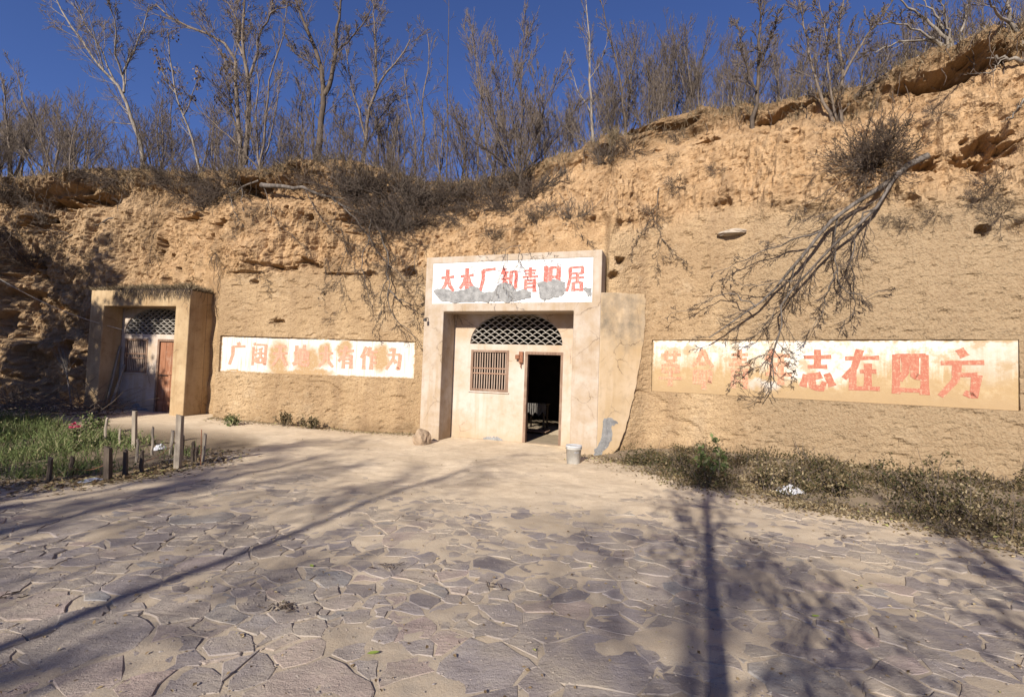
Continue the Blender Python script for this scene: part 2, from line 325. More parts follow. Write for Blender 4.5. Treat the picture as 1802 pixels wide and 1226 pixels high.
def cliff_rows(a, b, step, extra=()):
    r = list(np.arange(a, b, step))
    for e in extra: r = [q for q in r if abs(q - e) > 0.012] + [e]
    return np.array(sorted(r))
def build_cliff():
    sv0, sv1 = s_of_X(-15.2), s_of_X(8.6)
    ex = []
    for B in (LB, RB): ex += [B['s0'] - .012, B['s0'] + .004, B['s1'] - .004, B['s1'] + .012]
    s = np.concatenate([np.arange(0.3, sv0, 0.25), cliff_rows(sv0, sv1, 0.034, ex), np.arange(sv1, PS[-1] - .3, 0.2)])
    ez = []
    for B in (LB, RB): ez += [B['z0'] - .012, B['z0'] + .004, B['z1'] - .004, B['z1'] + .012]
    zl = cliff_rows(-0.35, 3.2, 0.034, ez); nl = len(zl); nu = 118
    zt = np.interp(s, PS, ZT); z1 = np.interp(s, PS, Z1); D = np.interp(s, PS, DD)
    S, ZL = np.meshgrid(s, zl, indexing='ij')
    q = np.linspace(0, 1, nu + 1)[1:] ** 1.0
    ZU = 3.2 - 0.034 + (zt[:, None] - 3.2 + 0.034) * q[None, :]
    Z = np.concatenate([ZL, ZU], 1); S = np.repeat(s[:, None], Z.shape[1], 1)
    base = setback(S, Z)
    m = sstep(-0.12, 0.35, Z - z1[:, None] + 0.18 * fbm(S * 0.9, Z * 0.9, 4.0, 3))       # 1 = eroded upper face
    m = np.maximum(m, sstep(s_of_X(-8.2), s_of_X(-10.2), S))
    # fields
    gully = np.clip(ridged(S * 1.25 + .5 * perlin(S * .7, Z * .8, 60), Z * .22, 61.0, 3), 0, 1)
    rough = 0.24 * (gully - .4) - .15 * np.clip(ridged(S * 4.2 + .4 * perlin(S * 2, Z * 2, 64), Z * .9, 65.0, 3) - .35, 0, 1) + 0.28 * fbm(S * 0.42, Z * 0.5, 1.0, 4, .5) + 0.13 * ridged(S * 1.5 + 0.6 * perlin(S, Z, 8), Z * 0.55, 2.0, 4) + 0.075 * fbm(S * 2.6, Z * 1.3, 3.0, 5, .62) \
        + 0.05 * np.abs(fbm(S * 7, Z * 5, 6.0, 3)) - 0.05 * np.clip(ridged(S * 3.2, Z * 4.6, 5.0, 3) - .45, 0, 1) * 3
    ledge = 0.12 * (np.floor(Z * 1.6 + 0.9 * fbm(S * .35, Z * .2, 11.0, 3)) - Z * 1.6)
    rough = rough + 0.22 * ledge * sstep(0.2, 0.8, perlin(S * .3, Z * .3, 15) + .5)
    tool = 0.012 * perlin(S * 5 + Z * 3.5, Z * 12 - S * 3, 2.5) + 0.008 * perlin(S * 14, Z * 19, 7.5) - 0.035 * sstep(.42, .7, perlin(S * 2.6 + Z * 2.2, Z * 6.5, 9.5)) + 0.035 * perlin(S * 1.1, Z * .25, 44.0) - 0.022 * sstep(.42, .6, perlin(S * 7, Z * 13, 19.5)) + 0.02 * fbm(S * .8, Z * .7, 12.0, 3)
    disp = m * rough + (1 - m) * tool             # positive = outwards
    lipw = sstep(0.55, 0.1, zt[:, None] - Z)
    dz = zt[:, None] - Z; lipv = 0.5 + 0.6 * perlin(S * .8, 3.0, 1.0) + .5 * perlin(S * 2.7, 7.0, 1.0)
    disp += lipw * (0.14 + 0.20 * np.clip(lipv, 0, 1)) - sstep(.35, .6, dz) * sstep(1.3, .7, dz) * .22 * np.clip(lipv + .3, 0, 1.2)
    fl = sstep(0.35, 0.0, Z) * (0.06 + .05 * perlin(S * 1.3, 2.0, 5.0)); disp += fl * sstep(s_of_X(2.3), s_of_X(3), S)  # foot of the wall spreads a little
    # dents
    X0, Y0 = np.interp(S, PS, PX), np.interp(S, PS, PY); NX, NY = np.interp(S, PS, PNX), np.interp(S, PS, PNY)
    for (x, y, rx, ry, dep) in dents:
        p = wall_hit(x, y); ss, _ = plan_sd(p[0], p[1])
        a = (S - ss) / rx + 0.5 * fbm(S * 1.8 / max(rx, .25), Z * 1.8 / max(ry, .15), x, 3); b = (Z - p[2]) / ry + 0.6 * fbm(S * 1.7 / max(rx, .25), Z * 1.7 / max(ry, .15), x + 40, 3)
        rr = np.sqrt(a * a + b * b); disp -= dep * sstep(1.15, 0.5, rr)
    # random pock marks on the eroded face
    rp = np.random.default_rng(3)
    for k in range(70):
        ss = rp.uniform(sv0, sv1); z0 = np.interp(ss, PS, Z1) + rp.uniform(-.4, 2.6); rx = rp.uniform(.05, .22); ry = rx * rp.uniform(.5, 1.1)
        ii = np.where(np.abs(s - ss) < 3 * rx)[0]
        if len(ii) == 0: continue
        sl = slice(ii[0], ii[-1] + 1)
        rr = np.hypot((S[sl] - ss) / rx, (Z[sl] - z0) / ry) + .4 * perlin(S[sl] * 9, Z[sl] * 9, k)
        disp[sl] -= rp.uniform(.05, .16) * sstep(1.1, .5, rr)
    # slogans sit in shallow cut panels
    for B in (LB, RB):
        near = sstep(-.5, -.1, np.minimum(np.minimum(S - B['s0'], B['s1'] - S), np.minimum(Z - B['z0'], B['z1'] - Z)))
        disp = disp * (1 - near) + near * (np.clip(disp, -.03, .012))
        ins = (S > B['s0'] - .006) & (S < B['s1'] + .006) & (Z > B['z0'] - .006) & (Z < B['z1'] + .006)
        disp[ins] = -0.09
    off = base - disp
    X = X0 + NX * off; Y = Y0 + NY * off
    Zd = Z + m * (0.05 * fbm(S * 2.1, Z * 2.1, 30.0, 3)) * sstep(0, .4, zt[:, None] - Z)
    # keep the earth behind the fronts of the entrances
    for E, u0, u1, zz in ((EA, -0.2, 4.9, 4.4), (EB, -3.3, 0.2, 3.7)):
        u, d = E.loc(X, Y); lim = 0.62 if E is EA else 0.66
        lim = lim - 0.25 * sstep(3.7, 3.9, u) if E is EA else lim
        w = sstep(u0 - .5, u0, u) * sstep(u1 + .5, u1, u) * sstep(zz + .5, zz, Zd) * (d < 4)
        push = np.maximum(lim + .05 * perlin(S * 3, Z * 3, 2) - d, 0) * w
        X = X + E.n[0] * push; Y = Y + E.n[1] * push
    # plateau rows
    ext = np.array([.08, .25, .5, .9, 1.4, 2.0, 2.8, 3.8, 5, 6.5, 8.5, 11, 15, 20])
    nS = len(s); topX, topY = X[:, -1], Y[:, -1]
    pxs = topX[:, None] + NX[:, :1] * ext; pys = topY[:, None] + NY[:, :1] * ext
    pzs = Zd[:, -1:] + 0.25 * np.minimum(ext, 9) + 0.06 * fbm(S[:, :1] * .8 + 0 * ext, ext + 0 * S[:, :1], 2.0, 3) * np.minimum(ext * 2, 1)
    XX = np.concatenate([X, pxs], 1); YY = np.concatenate([Y, pys], 1); ZZ = np.concatenate([Zd, pzs], 1)
    n = XX.shape[1]; V = np.stack([XX, YY, ZZ], -1).reshape(-1, 3)
    idx = np.arange(nS * n).reshape(nS, n)
    F = np.stack([idx[:-1, :-1], idx[1:, :-1], idx[1:, 1:], idx[:-1, 1:]], -1).reshape(-1, 4)
    # openings behind the two entrances
    keep = np.ones(len(F), bool)
    for E, u0, u1, zz in ((EA, .12, 3.62, 3.62), (EB, -2.85, -.14, 2.98)):
        u, d = E.loc(V[:, 0], V[:, 1]); ins = (u > u0) & (u < u1) & (V[:, 2] < zz) & (d < 4) & (d > -1)
        keep &= ~ins[F].any(1)
    F = F[keep]
    me = fast_mesh('cliff', V, [F], smooth=False)
    pad = np.ones((nS, len(ext)))
    point_attr(me, 'rough', np.concatenate([m, pad], 1).ravel())
    gr = sstep(s_of_X(3.4), s_of_X(5.2), S + .9 * fbm(S * .5, Z * .5, 3.0, 4)) * sstep(5.0, 4.0, Z) + 0.6 * sstep(s_of_X(-9), s_of_X(-11), S)
    point_attr(me, 'grey', np.concatenate([np.clip(gr, 0, 1), pad * .5], 1).ravel())
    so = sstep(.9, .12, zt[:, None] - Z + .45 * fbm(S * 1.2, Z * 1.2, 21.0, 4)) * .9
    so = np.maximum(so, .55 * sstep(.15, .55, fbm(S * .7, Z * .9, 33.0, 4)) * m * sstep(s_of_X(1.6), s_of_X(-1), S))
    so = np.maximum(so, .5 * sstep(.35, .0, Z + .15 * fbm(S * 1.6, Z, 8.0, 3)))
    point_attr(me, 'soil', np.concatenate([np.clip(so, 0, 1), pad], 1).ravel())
    # soft shading on worked wall, crisp on the eroded face
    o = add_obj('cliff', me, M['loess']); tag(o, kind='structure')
    return o
cliff = build_cliff()

# ------------------------------------------------------------------ ground
def strip_da(X, Y):
    dx, dy = np.asarray(X, float) - 2.75, np.asarray(Y, float) - 9.66; return -(dx * 0.531 + dy * 0.847), dx * 0.847 - dy * 0.531
def strip_front(al): return np.interp(al, [-1.2, -.3, .35, 1.3, 3.2, 4.4, 7], [1.0, 1.75, 2.1, 2.75, 2.9, 3.3, 3.9])
def gz(X, Y, fine=True):
    X = np.asarray(X, float); Y = np.asarray(Y, float)
    z = 0.14 * sstep(-2.5, -7.5, X) * sstep(7.0, 11.0, Y) - 0.05 * np.exp(-((X - .6) ** 2 / 9 + (Y - 9.5) ** 2 / 2))
    if fine: z = z + 0.030 * fbm(X * .55, Y * .55, 1.0, 3) + 0.008 * fbm(X * 3.1, Y * 3.1, 4.0, 3)
    # the weedy strip under the right wall swells a little
    dist, along = strip_da(X, Y)
    z = z + 0.16 * sstep(2.2, 0.3, dist) * sstep(-1.2, 1.2, along) * (dist > -2)
    return z
def sandy_f(X, Y): return np.clip(sstep(3.2, 7.0, Y + .9 * fbm(X * .5, Y * .5, 61.0, 4)) + .25 * sstep(.1, .5, fbm(X, Y, 63.0, 3)), 0, 1)
def build_ground():
    gx = np.concatenate([[-400, -150, -60, -40], np.arange(-30, -13, .5), np.arange(-13, -7, 0.09), np.arange(-7, 7, 0.032), np.arange(7, 9.5, .09), np.arange(9.5, 25, .5), [40, 60, 150, 400]])
    gy = np.concatenate([[-400, -150, -60, -40], np.arange(-25, .8, .4), np.arange(.8, 8.2, 0.032), np.arange(8.2, 14.5, .08), [15, 16, 18, 22, 30, 60, 150, 400]])
    XX, YY = np.meshgrid(gx, gy, indexing='ij'); ZZ = gz(XX, YY)
    bury = 0.0085 * fbm(XX * 1.3, YY * 1.9, 71.0, 6, .66) + .007 * sstep(3.2, 6.8, YY) - .0008; ZZ = ZZ + bury * ((np.abs(XX) < 9) & (YY > 1) & (YY < 9))
    ZZ = np.where((np.abs(XX) > 26) | (YY > 15) | (YY < -22), 0.0, ZZ)
    n = len(gy); idx = np.arange(XX.size).reshape(XX.shape)
    F = np.stack([idx[:-1, :-1], idx[1:, :-1], idx[1:, 1:], idx[:-1, 1:]], -1).reshape(-1, 4)
    me = fast_mesh('ground', np.stack([XX, YY, ZZ], -1).reshape(-1, 3), [F], smooth=True)
    dist, along = strip_da(XX, YY); fr = strip_front(along)
    w = sstep(.15, -.5, dist - fr + .4 * fbm(XX, YY, 3.0, 4)) * sstep(-1.6, -.6, along) * (dist > -1.5)
    g = sstep(-4.3, -5.0, XX + .5 * fbm(XX, YY, 9.0, 4)) * sstep(5.0, 5.6, YY + .1 * XX + .3 * fbm(XX, YY, 6.0, 3)) * sstep(10.2, 8.6, YY + .2 * (XX + 5))
    sand = .35 * sstep(.1, .5, fbm(XX * .8, YY * .8, 13.0, 4))
    point_attr(me, 'soil', np.clip(np.maximum(np.maximum(w * .8, g * .9), sand * .5), 0, 1).ravel())
    point_attr(me, 'sandy', sandy_f(XX, YY).ravel())
    return tag(add_obj('ground', me, M['dirt']), kind='structure')
ground = build_ground()

# ------------------------------------------------------------------ flagstones
def build_stones():
    rs = np.random.default_rng(21); seeds = []; cell = {}
    def ok(x, y, r):
        i, j = int(math.floor(x / .5)), int(math.floor(y / .5))
        for a in (-1, 0, 1):
            for b in (-1, 0, 1):
                for (px, py, pr) in cell.get((i + a, j + b), ()):
                    if ((px - x) * .82 + (py - y) * .25) ** 2 + ((py - y) * 1.35) ** 2 < (0.5 * (r + pr)) ** 2: return False
        return True
    big = fbm(rs.uniform(0, 1, 1), 0)
    for k in range(52000):
        y = rs.uniform(-3.0, 8.3); lim = 1.22 * max(y, .6) + 1.6; x = rs.uniform(-lim, lim)
        r = rs.choice([.08, .12, .17, .23, .31, .42], p=[.16, .27, .26, .18, .09, .04])
        if k < 160: r = rs.choice([.36, .44, .54])
        elif k < 1500: r = max(r, .21)
        if y > 5.5: r *= .9
        if ok(x, y, r): cell.setdefault((int(math.floor(x / .5)), int(math.floor(y / .5))), []).append((x, y, r)); seeds.append((x, y, r))
    S3 = np.array(seeds); S = S3[:, :2]; RR = S3[:, 2] * .5; polys = []
    for i, (x, y) in enumerate(S):
        d2 = ((S - S[i]) ** 2).sum(1); nb = np.argpartition(d2, 26)[:27]; nb = nb[np.argsort(d2[nb])][1:]
        poly = [(x - .6, y - .6), (x + .6, y - .6), (x + .6, y + .6), (x - .6, y + .6)]
        for j in nb:
            if d2[j] > 1.4: break
            mx, my = S[i] + (S[j] - S[i]) * (.5 + (RR[i] ** 2 - RR[j] ** 2) / (2 * d2[j])); nx, ny = S[j] - S[i]; out = []
            for a in range(len(poly)):
                p, q = poly[a], poly[(a + 1) % len(poly)]
                dp, dq = (p[0] - mx) * nx + (p[1] - my) * ny, (q[0] - mx) * nx + (q[1] - my) * ny
                if dp <= 0: out.append(p)
                if dp * dq < 0: t = dp / (dp - dq); out.append((p[0] + (q[0] - p[0]) * t, p[1] + (q[1] - p[1]) * t))
            poly = out
            if len(poly) < 3: break
        if len(poly) < 3: continue
        c = np.mean(poly, 0); cov = fbm(c[0] * .45, c[1] * .5, 50.0, 3)
        # where drifted earth hides the paving: far part, the sandy middle, weeds and garden
        hide = sstep(5.6, 8.0, c[1] - .25 * abs(c[0])) * 1.15 + 0.28 * cov + .9 * math.exp(-((c[0] - .1) ** 2 / 4 + (c[1] - 7.2) ** 2 / 3)) + .22 * rs.uniform()
        if hide > .62 or rs.uniform() < .07: continue
        dist, al = strip_da(*c)
        if dist < strip_front(al) + .25 and c[0] > .6: continue
        if c[0] < -4.2 and c[1] > 5.0: continue
        polys.append((c, np.array(poly), hide))
    # mesh of one stone around its own centre
    def stone(c, poly, hide):
        rad = np.linalg.norm(poly - c, axis=1).mean(); gap = rs.choice([.001, .004, .009, .018], p=[.35, .35, .2, .1])
        pts = []
        m = len(poly)
        for a in range(m):
            p, q = poly[a], poly[(a + 1) % m]
            pts.append(p + rs.normal(0, .014, 2))
            if np.linalg.norm(q - p) > .11: pts.append((p + q) / 2 + rs.normal(0, .022, 2))
        pts = np.array(pts) - c; m = len(pts)
        if m <= 7 and rs.uniform() < .35: nx_ = np.roll(pts, -1, 0); pts = np.stack([pts * .78 + nx_ * .22, pts * .22 + nx_ * .78], 1).reshape(-1, 2) + rs.normal(0, .008, (2 * m, 2))
        pts *= rs.uniform(.94, 1.0, (len(pts), 1))
        pts *= max(.5, 1 - gap / rad)
        n = len(pts); hgt = rs.uniform(.001, .007) - .008 * max(hide - .2, 0); tx, ty = rs.normal(0, .010, 2)
        top = np.column_stack([pts * (1 - .007 / rad), hgt + pts @ np.array([tx, ty])])
        mid = np.column_stack([pts, hgt - .006 + pts @ np.array([tx, ty]) + rs.normal(0, .002, n)])
        low = np.column_stack([pts * 1.02, np.full(n, -.05)])
        V = np.concatenate([top, mid, low]); V[:, 2] += gz(V[:, 0] + c[0], V[:, 1] + c[1]) - gz(c[0], c[1])      # lies with the ground
        side = np.array([[a, a + n, (a + 1) % n + n, (a + 1) % n] for a in range(n)]); side = side[:, ::-1]
        side2 = side + n
        return V, np.concatenate([side, side2]), np.arange(n)[None, :]
    def seen(c): return c[1] > 1.9 and abs(c[0]) < 1.1 * c[1] + .2
    polys.sort(key=lambda a: (not seen(a[0]), a[0][1]))
    zz = gz(np.array([p[0][0] for p in polys]), np.array([p[0][1] for p in polys]))
    VV, Q, tints, sandies, n0 = [], [], [], [], 0; NG = []
    for k, (c, poly, hide) in enumerate(polys):
        V, side, top = stone(c, poly, hide); tint = float(np.clip(.5 + .42 * fbm(c[0] * .6, c[1] * .6, 97.0, 2) + rs.normal(0, .30), 0, 1))
        if k < 300:
            me = fast_mesh('paving_stone', V, [side, top]); point_attr(me, 'tint', np.full(len(V), tint)); point_attr(me, 'sandy', np.full(len(V), float(sandy_f(*c))))
            o = add_obj('paving_stone', me, M['stone'], ground); o.location = (c[0], c[1], zz[k])
        else:
            VV.append(V + [c[0], c[1], zz[k]]); Q.append(side + n0); NG.append((top[0] + n0).tolist()); n0 += len(V); tints.append(np.full(len(V), tint)); sandies.append(np.full(len(V), float(sandy_f(*c))))
    V = np.concatenate(VV); by = {}
    for g in NG: by.setdefault(len(g), []).append(g)
    me = fast_mesh('paving_stones', V, [np.concatenate(Q)] + [np.array(b) for b in by.values()]); point_attr(me, 'tint', np.concatenate(tints)); point_attr(me, 'sandy', np.concatenate(sandies))
    tag(add_obj('paving_stones', me, M['stone'], ground), kind='stuff')
    print('stones', len(polys))
build_stones()

# ------------------------------------------------------------------ plaster, wood and paint materials
def mat_plaster(name, base, stain, dirt, low=True, dark_streak=None):
    t = NT(name); p = t.obj(); x, y, z = t.sep(p)
    a = t.noise(p, 1.3, 6, 0.6); b = t.noise(p, 6, 6, 0.65); f = t.noise(p, 45, 5, 0.7)
    st = t.noise(t.mapv(p, (9, 9, 0.5)), 1.0, 6, 0.6)
    c = t.mix(t.ramp(a, [(0.40, 0.0), (0.66, 0.9)]), base, stain)
    c = t.mix(t.ramp(st, [(0.50, 0.0), (0.7, 0.55)]), c, stain)
    c = t.mix(t.ramp(b, [(0.28, 0.45), (0.48, 0.0)]), c, dirt)
    if low: c = t.mix(t.ramp(t.ma('ADD', z, t.ma('MULTIPLY', b, 0.7)), [(0.25, 0.75), (0.95, 0.0)]), c, stain)
    if dark_streak:
        d = t.blob(t.ragged(p, .25, 3), *dark_streak); c = t.mix(t.ma('MULTIPLY', d, t.ramp(t.noise(p, 3.5, 6, .7), [(.36, .0), (.66, .8)])), c, (0.17, 0.145, 0.11))
    c = t.mix(t.ramp(f, [(0.30, 0.35), (0.45, 0.0)]), c, dirt)
    crack = t.voro(t.ragged(p, .10, 4), 1.6, 'DISTANCE_TO_EDGE'); c = t.mix(t.ma('MULTIPLY', t.ramp(crack, [(0.0, .8), (0.012, 0.0)]), t.ramp(a, [(.5, 0.0), (.6, 1.0)])), c, (0.10, 0.07, 0.05))
    t.bump(t.ma('ADD', t.ma('MULTIPLY', f, 0.4), b), 0.35, 0.015)
    return t.done(c, 0.95)
def mat_cement():
    t = NT('bare_cement'); p = t.obj(); a = t.noise(p, 8, 6, 0.65); f = t.noise(p, 60, 4, 0.7)
    c = t.mix(t.ramp(a, [(0.35, 0.0), (0.65, 1.0)]), (0.17, 0.168, 0.165), (0.30, 0.295, 0.285))
    c = t.mix(t.ramp(t.voro(p, 28), [(0.10, 0.8), (0.2, 0.0)]), c, (0.5, 0.49, 0.47))
    t.bump(t.ma('ADD', a, t.ma('MULTIPLY', f, .5)), 0.6, 0.012); return t.done(c, 0.95)
def mat_wood(name, c0, c1, c2, axis=2):
    t = NT(name); p = t.obj(); sc = [26, 26, 26]; sc[axis] = 1.6
    g = t.noise(t.mapv(p, tuple(sc)), 1.0, 6, 0.6, 0.6); b = t.noise(p, 4, 5, 0.6)
    c = t.mix(t.ramp(g, [(0.32, 0.0), (0.62, 1.0)]), c0, c1); c = t.mix(t.ramp(b, [(0.5, 0.0), (0.72, 0.8)]), c, c2)
    t.bump(g, 0.4, 0.006); return t.done(c, 0.85)
def mat_plain(name, col, var=0.25, scale=8, rough=0.9, spec=0.15, bump=0.3, metal=0.0):
    t = NT(name); p = t.obj(); a = t.noise(p, scale, 6, 0.65)
    c = t.mix(t.ramp(a, [(0.3, 0.0), (0.7, 1.0)]), tuple(k * (1 - var) for k in col), tuple(min(1, k * (1 + var)) for k in col))
    t.b.inputs['Specular IOR Level'].default_value = spec; t.b.inputs['Metallic'].default_value = metal
    if bump: t.bump(a, bump, 0.008)
    return t.done(c, rough)
M['pink'] = mat_plaster('pink_plaster', (0.43, 0.37, 0.31), (0.31, 0.22, 0.13), (0.23, 0.165, 0.11))
M['cream'] = mat_plaster('cream_wash', (0.47, 0.405, 0.35), (0.37, 0.265, 0.165), (0.32, 0.24, 0.17))
M['ochre'] = mat_plaster('ochre_plaster', (0.42, 0.31, 0.185), (0.27, 0.175, 0.09), (0.17, 0.115, 0.065))
M['wing'] = mat_plaster('wing_plaster', (0.54, 0.415, 0.28), (0.44, 0.31, 0.17), (0.30, 0.23, 0.15), True, (0.55, 2.6, 0.9, 0.7))
M['cement'] = mat_cement()
M['oldwood'] = mat_wood('weathered_wood', (0.13, 0.078, 0.052), (0.23, 0.15, 0.105), (0.30, 0.22, 0.165))
M['oldwood_h'] = mat_wood('weathered_wood_cross', (0.20, 0.115, 0.075), (0.30, 0.185, 0.125), (0.35, 0.255, 0.19), 0)
M['redwood'] = mat_wood('red_brown_door_wood', (0.20, 0.085, 0.045), (0.29, 0.135, 0.075), (0.36, 0.23, 0.16))
M['greywood'] = mat_wood('grey_stake_wood', (0.19, 0.155, 0.12), (0.33, 0.28, 0.22), (0.24, 0.20, 0.16))
M['darkwood'] = mat_wood('charred_stake_wood', (0.055, 0.042, 0.032), (0.11, 0.085, 0.065), (0.15, 0.12, 0.095))
M['palebar'] = mat_wood('pale_worn_bars', (0.24, 0.165, 0.12), (0.38, 0.29, 0.225), (0.42, 0.34, 0.27))
M['tile'] = mat_plain('grey_tile', (0.36, 0.33, 0.29), 0.3, 20)
M['iron'] = mat_plain('rusty_iron', (0.20, 0.085, 0.045), 0.5, 25, 0.8, 0.3)
M['dark_iron'] = mat_plain('black_iron', (0.035, 0.03, 0.028), 0.4, 25, 0.6, 0.4)
M['interior'] = mat_plain('darkened_interior', (0.028, 0.022, 0.017), 0.4, 3)  # near-black walls: the darkness of the room is put into the colour
M['floor_in'] = mat_plain('earthen_floor', (0.33, 0.26, 0.18), 0.2, 6)
M['cloth'] = mat_plain('darkened_cloth', (0.13, 0.12, 0.11), 0.15, 12)  # pale cloth, colour darkened to stand in for the shade indoors

def mat_signwhite():
    t = NT('whitewash_board'); p = t.obj(); st = t.noise(t.mapv(p, (26, 26, 1.1)), 1.0, 6, 0.65); x, y, z = t.sep(p)
    c = t.mix(t.ma('MULTIPLY', t.ramp(st, [(0.50, 0.0), (0.68, 0.7)]), t.ramp(z, [(.25, .15), (.85, 1.0)])), (0.70, 0.685, 0.66), (0.36, 0.35, 0.34))
    c = t.mix(t.ramp(t.noise(p, 5, 6, .65), [(.56, 0.0), (.74, .5)]), c, (0.60, 0.51, 0.42))
    t.bump(t.noise(p, 30, 4, .6), 0.25, 0.008); return t.done(c, 0.9)
def mat_slogan_left():
    t = NT('whitewash_slogan_worn'); p = t.obj(); q = t.ragged(t.ragged(p, .12, 9), .10, 3)
    st = t.noise(t.mapv(p, (24, 24, 1.2)), 1.0, 7, 0.72); fl = t.noise(p, 30, 6, .75)
    m = None
    for (cx, cz, rx, rz) in ((1.42, .36, .30, .52), (2.12, .34, .40, .40), (2.55, .46, .22, .34), (3.02, .62, .22, .30), (3.90, .46, .24, .42), (2.0, .03, 1.0, .12), (.4, .02, .3, .05)):
        b = t.blob(q, cx, cz, rx, rz); m = b if m is None else t.ma('MAXIMUM', m, b)
    m = t.ma('MULTIPLY', m, t.ramp(fl, [(.33, .6), (.48, 1.0)]))
    m = t.ma('MAXIMUM', m, t.ramp(st, [(.51, 0.0), (.66, .8)]))
    qx, qy, qz = t.sep(t.ragged(p, .05, 16)); ed = t.ma('MINIMUM', t.ma('MINIMUM', qx, t.ma('SUBTRACT', 4.69, qx)), t.ma('MINIMUM', qz, t.ma('SUBTRACT', .84, qz))); m = t.ma('MAXIMUM', m, t.ramp(ed, [(.0, 1.0), (.035, 0.0)]))
    c = t.mix(m, (0.57, 0.545, 0.495), (0.36, 0.24, 0.125))
    t.bump(t.ma('ADD', fl, st), 0.35, 0.010); return t.done(c, 0.95), m
def mat_slogan_right():
    t = NT('whitewash_slogan_faded'); p = t.obj(); x, y, z = t.sep(p); q = t.ragged(p, .16, 5)
    st = t.noise(t.mapv(p, (16, 16, 1.0)), 1.0, 7, 0.7); fl = t.noise(p, 11, 7, .7); cr = t.noise(p, 45, 5, .7)
    zz = t.sep(q)[2]
    top = t.ramp(t.ma('ADD', zz, t.ma('MULTIPLY', t.ma('SUBTRACT', st, .5), .9)), [(.42, 0.0), (.92, 1.0)])
    mid = t.blob(q, 2.75, .62, .75, .45); m = t.ma('MAXIMUM', top, t.ma('MULTIPLY', mid, .9))
    m = t.ma('MULTIPLY', m, t.ramp(fl, [(.34, .45), (.52, 1.0)]))
    pale = t.ramp(fl, [(.46, 0.0), (.66, .6)])
    c = t.mix(pale, (0.37, 0.255, 0.135), (0.48, 0.365, 0.225)); c = t.mix(t.ma('MULTIPLY', m, .95), c, (0.70, 0.66, 0.585))
    c = t.mix(t.ma('MULTIPLY', t.blob(q, 4.9, .8, .5, .5), .6), c, (0.42, 0.36, 0.28))
    c = t.mix(t.ma('MULTIPLY', t.blob(q, 2.0, .22, .30, .13), .8), c, (0.50, 0.47, 0.43))
    c = t.mix(t.ramp(zz, [(.06, .9), (.26, 0.0)]), c, (0.34, 0.235, 0.13))
    qx, qy, qz = t.sep(t.ragged(p, .06, 14)); ed = t.ma('MINIMUM', t.ma('MINIMUM', qx, t.ma('SUBTRACT', 5.27, qx)), t.ma('SUBTRACT', 1.01, qz)); c = t.mix(t.ramp(ed, [(.0, 1.0), (.04, 0.0)]), c, (0.34, 0.235, 0.13))
    c = t.mix(t.ramp(t.noise(p, 3.2, 6, .7), [(.50, 0.0), (.60, .75)]), c, (0.36, 0.25, 0.135))
    t.bump(t.ma('ADD', cr, fl), 0.4, 0.012); return t.done(c, 0.95)
def mat_red(name, col, fade, lo, hi, worn):
    t = NT(name); p = t.obj(); n = t.noise(t.mapv(p, (14, 14, 2.0)), 1.0, 7, .7); f = t.noise(p, 24, 6, .72)
    c = t.mix(t.ramp(n, [(.35, 0.0), (.68, 1.0)]), col, fade)
    c = t.mix(t.ramp(f, [(lo, 0.0), (hi, worn[1])]), c, worn[0])
    t.bump(f, 0.2, 0.006); return t.done(c, 0.95)
M['signwhite'] = mat_signwhite(); M['slogan_l'] = mat_slogan_left()[0]; M['slogan_r'] = mat_slogan_right()
M['red_sign'] = mat_red('red_sign_paint', (0.50, 0.085, 0.065), (0.58, 0.19, 0.155), .52, .70, ((0.66, 0.58, 0.54), .85))
M['red_l'] = mat_red('faded_red_paint', (0.50, 0.185, 0.13), (0.52, 0.27, 0.19), .46, .64, ((0.47, 0.34, 0.23), .9))
M['red_r'] = mat_red('worn_red_paint', (0.36, 0.115, 0.075), (0.40, 0.175, 0.115), .50, .68, ((0.46, 0.34, 0.22), .85))
M['red_r2'] = mat_red('very_worn_red_paint', (0.41, 0.165, 0.105), (0.42, 0.235, 0.145), .44, .62, ((0.46, 0.34, 0.215), .92))

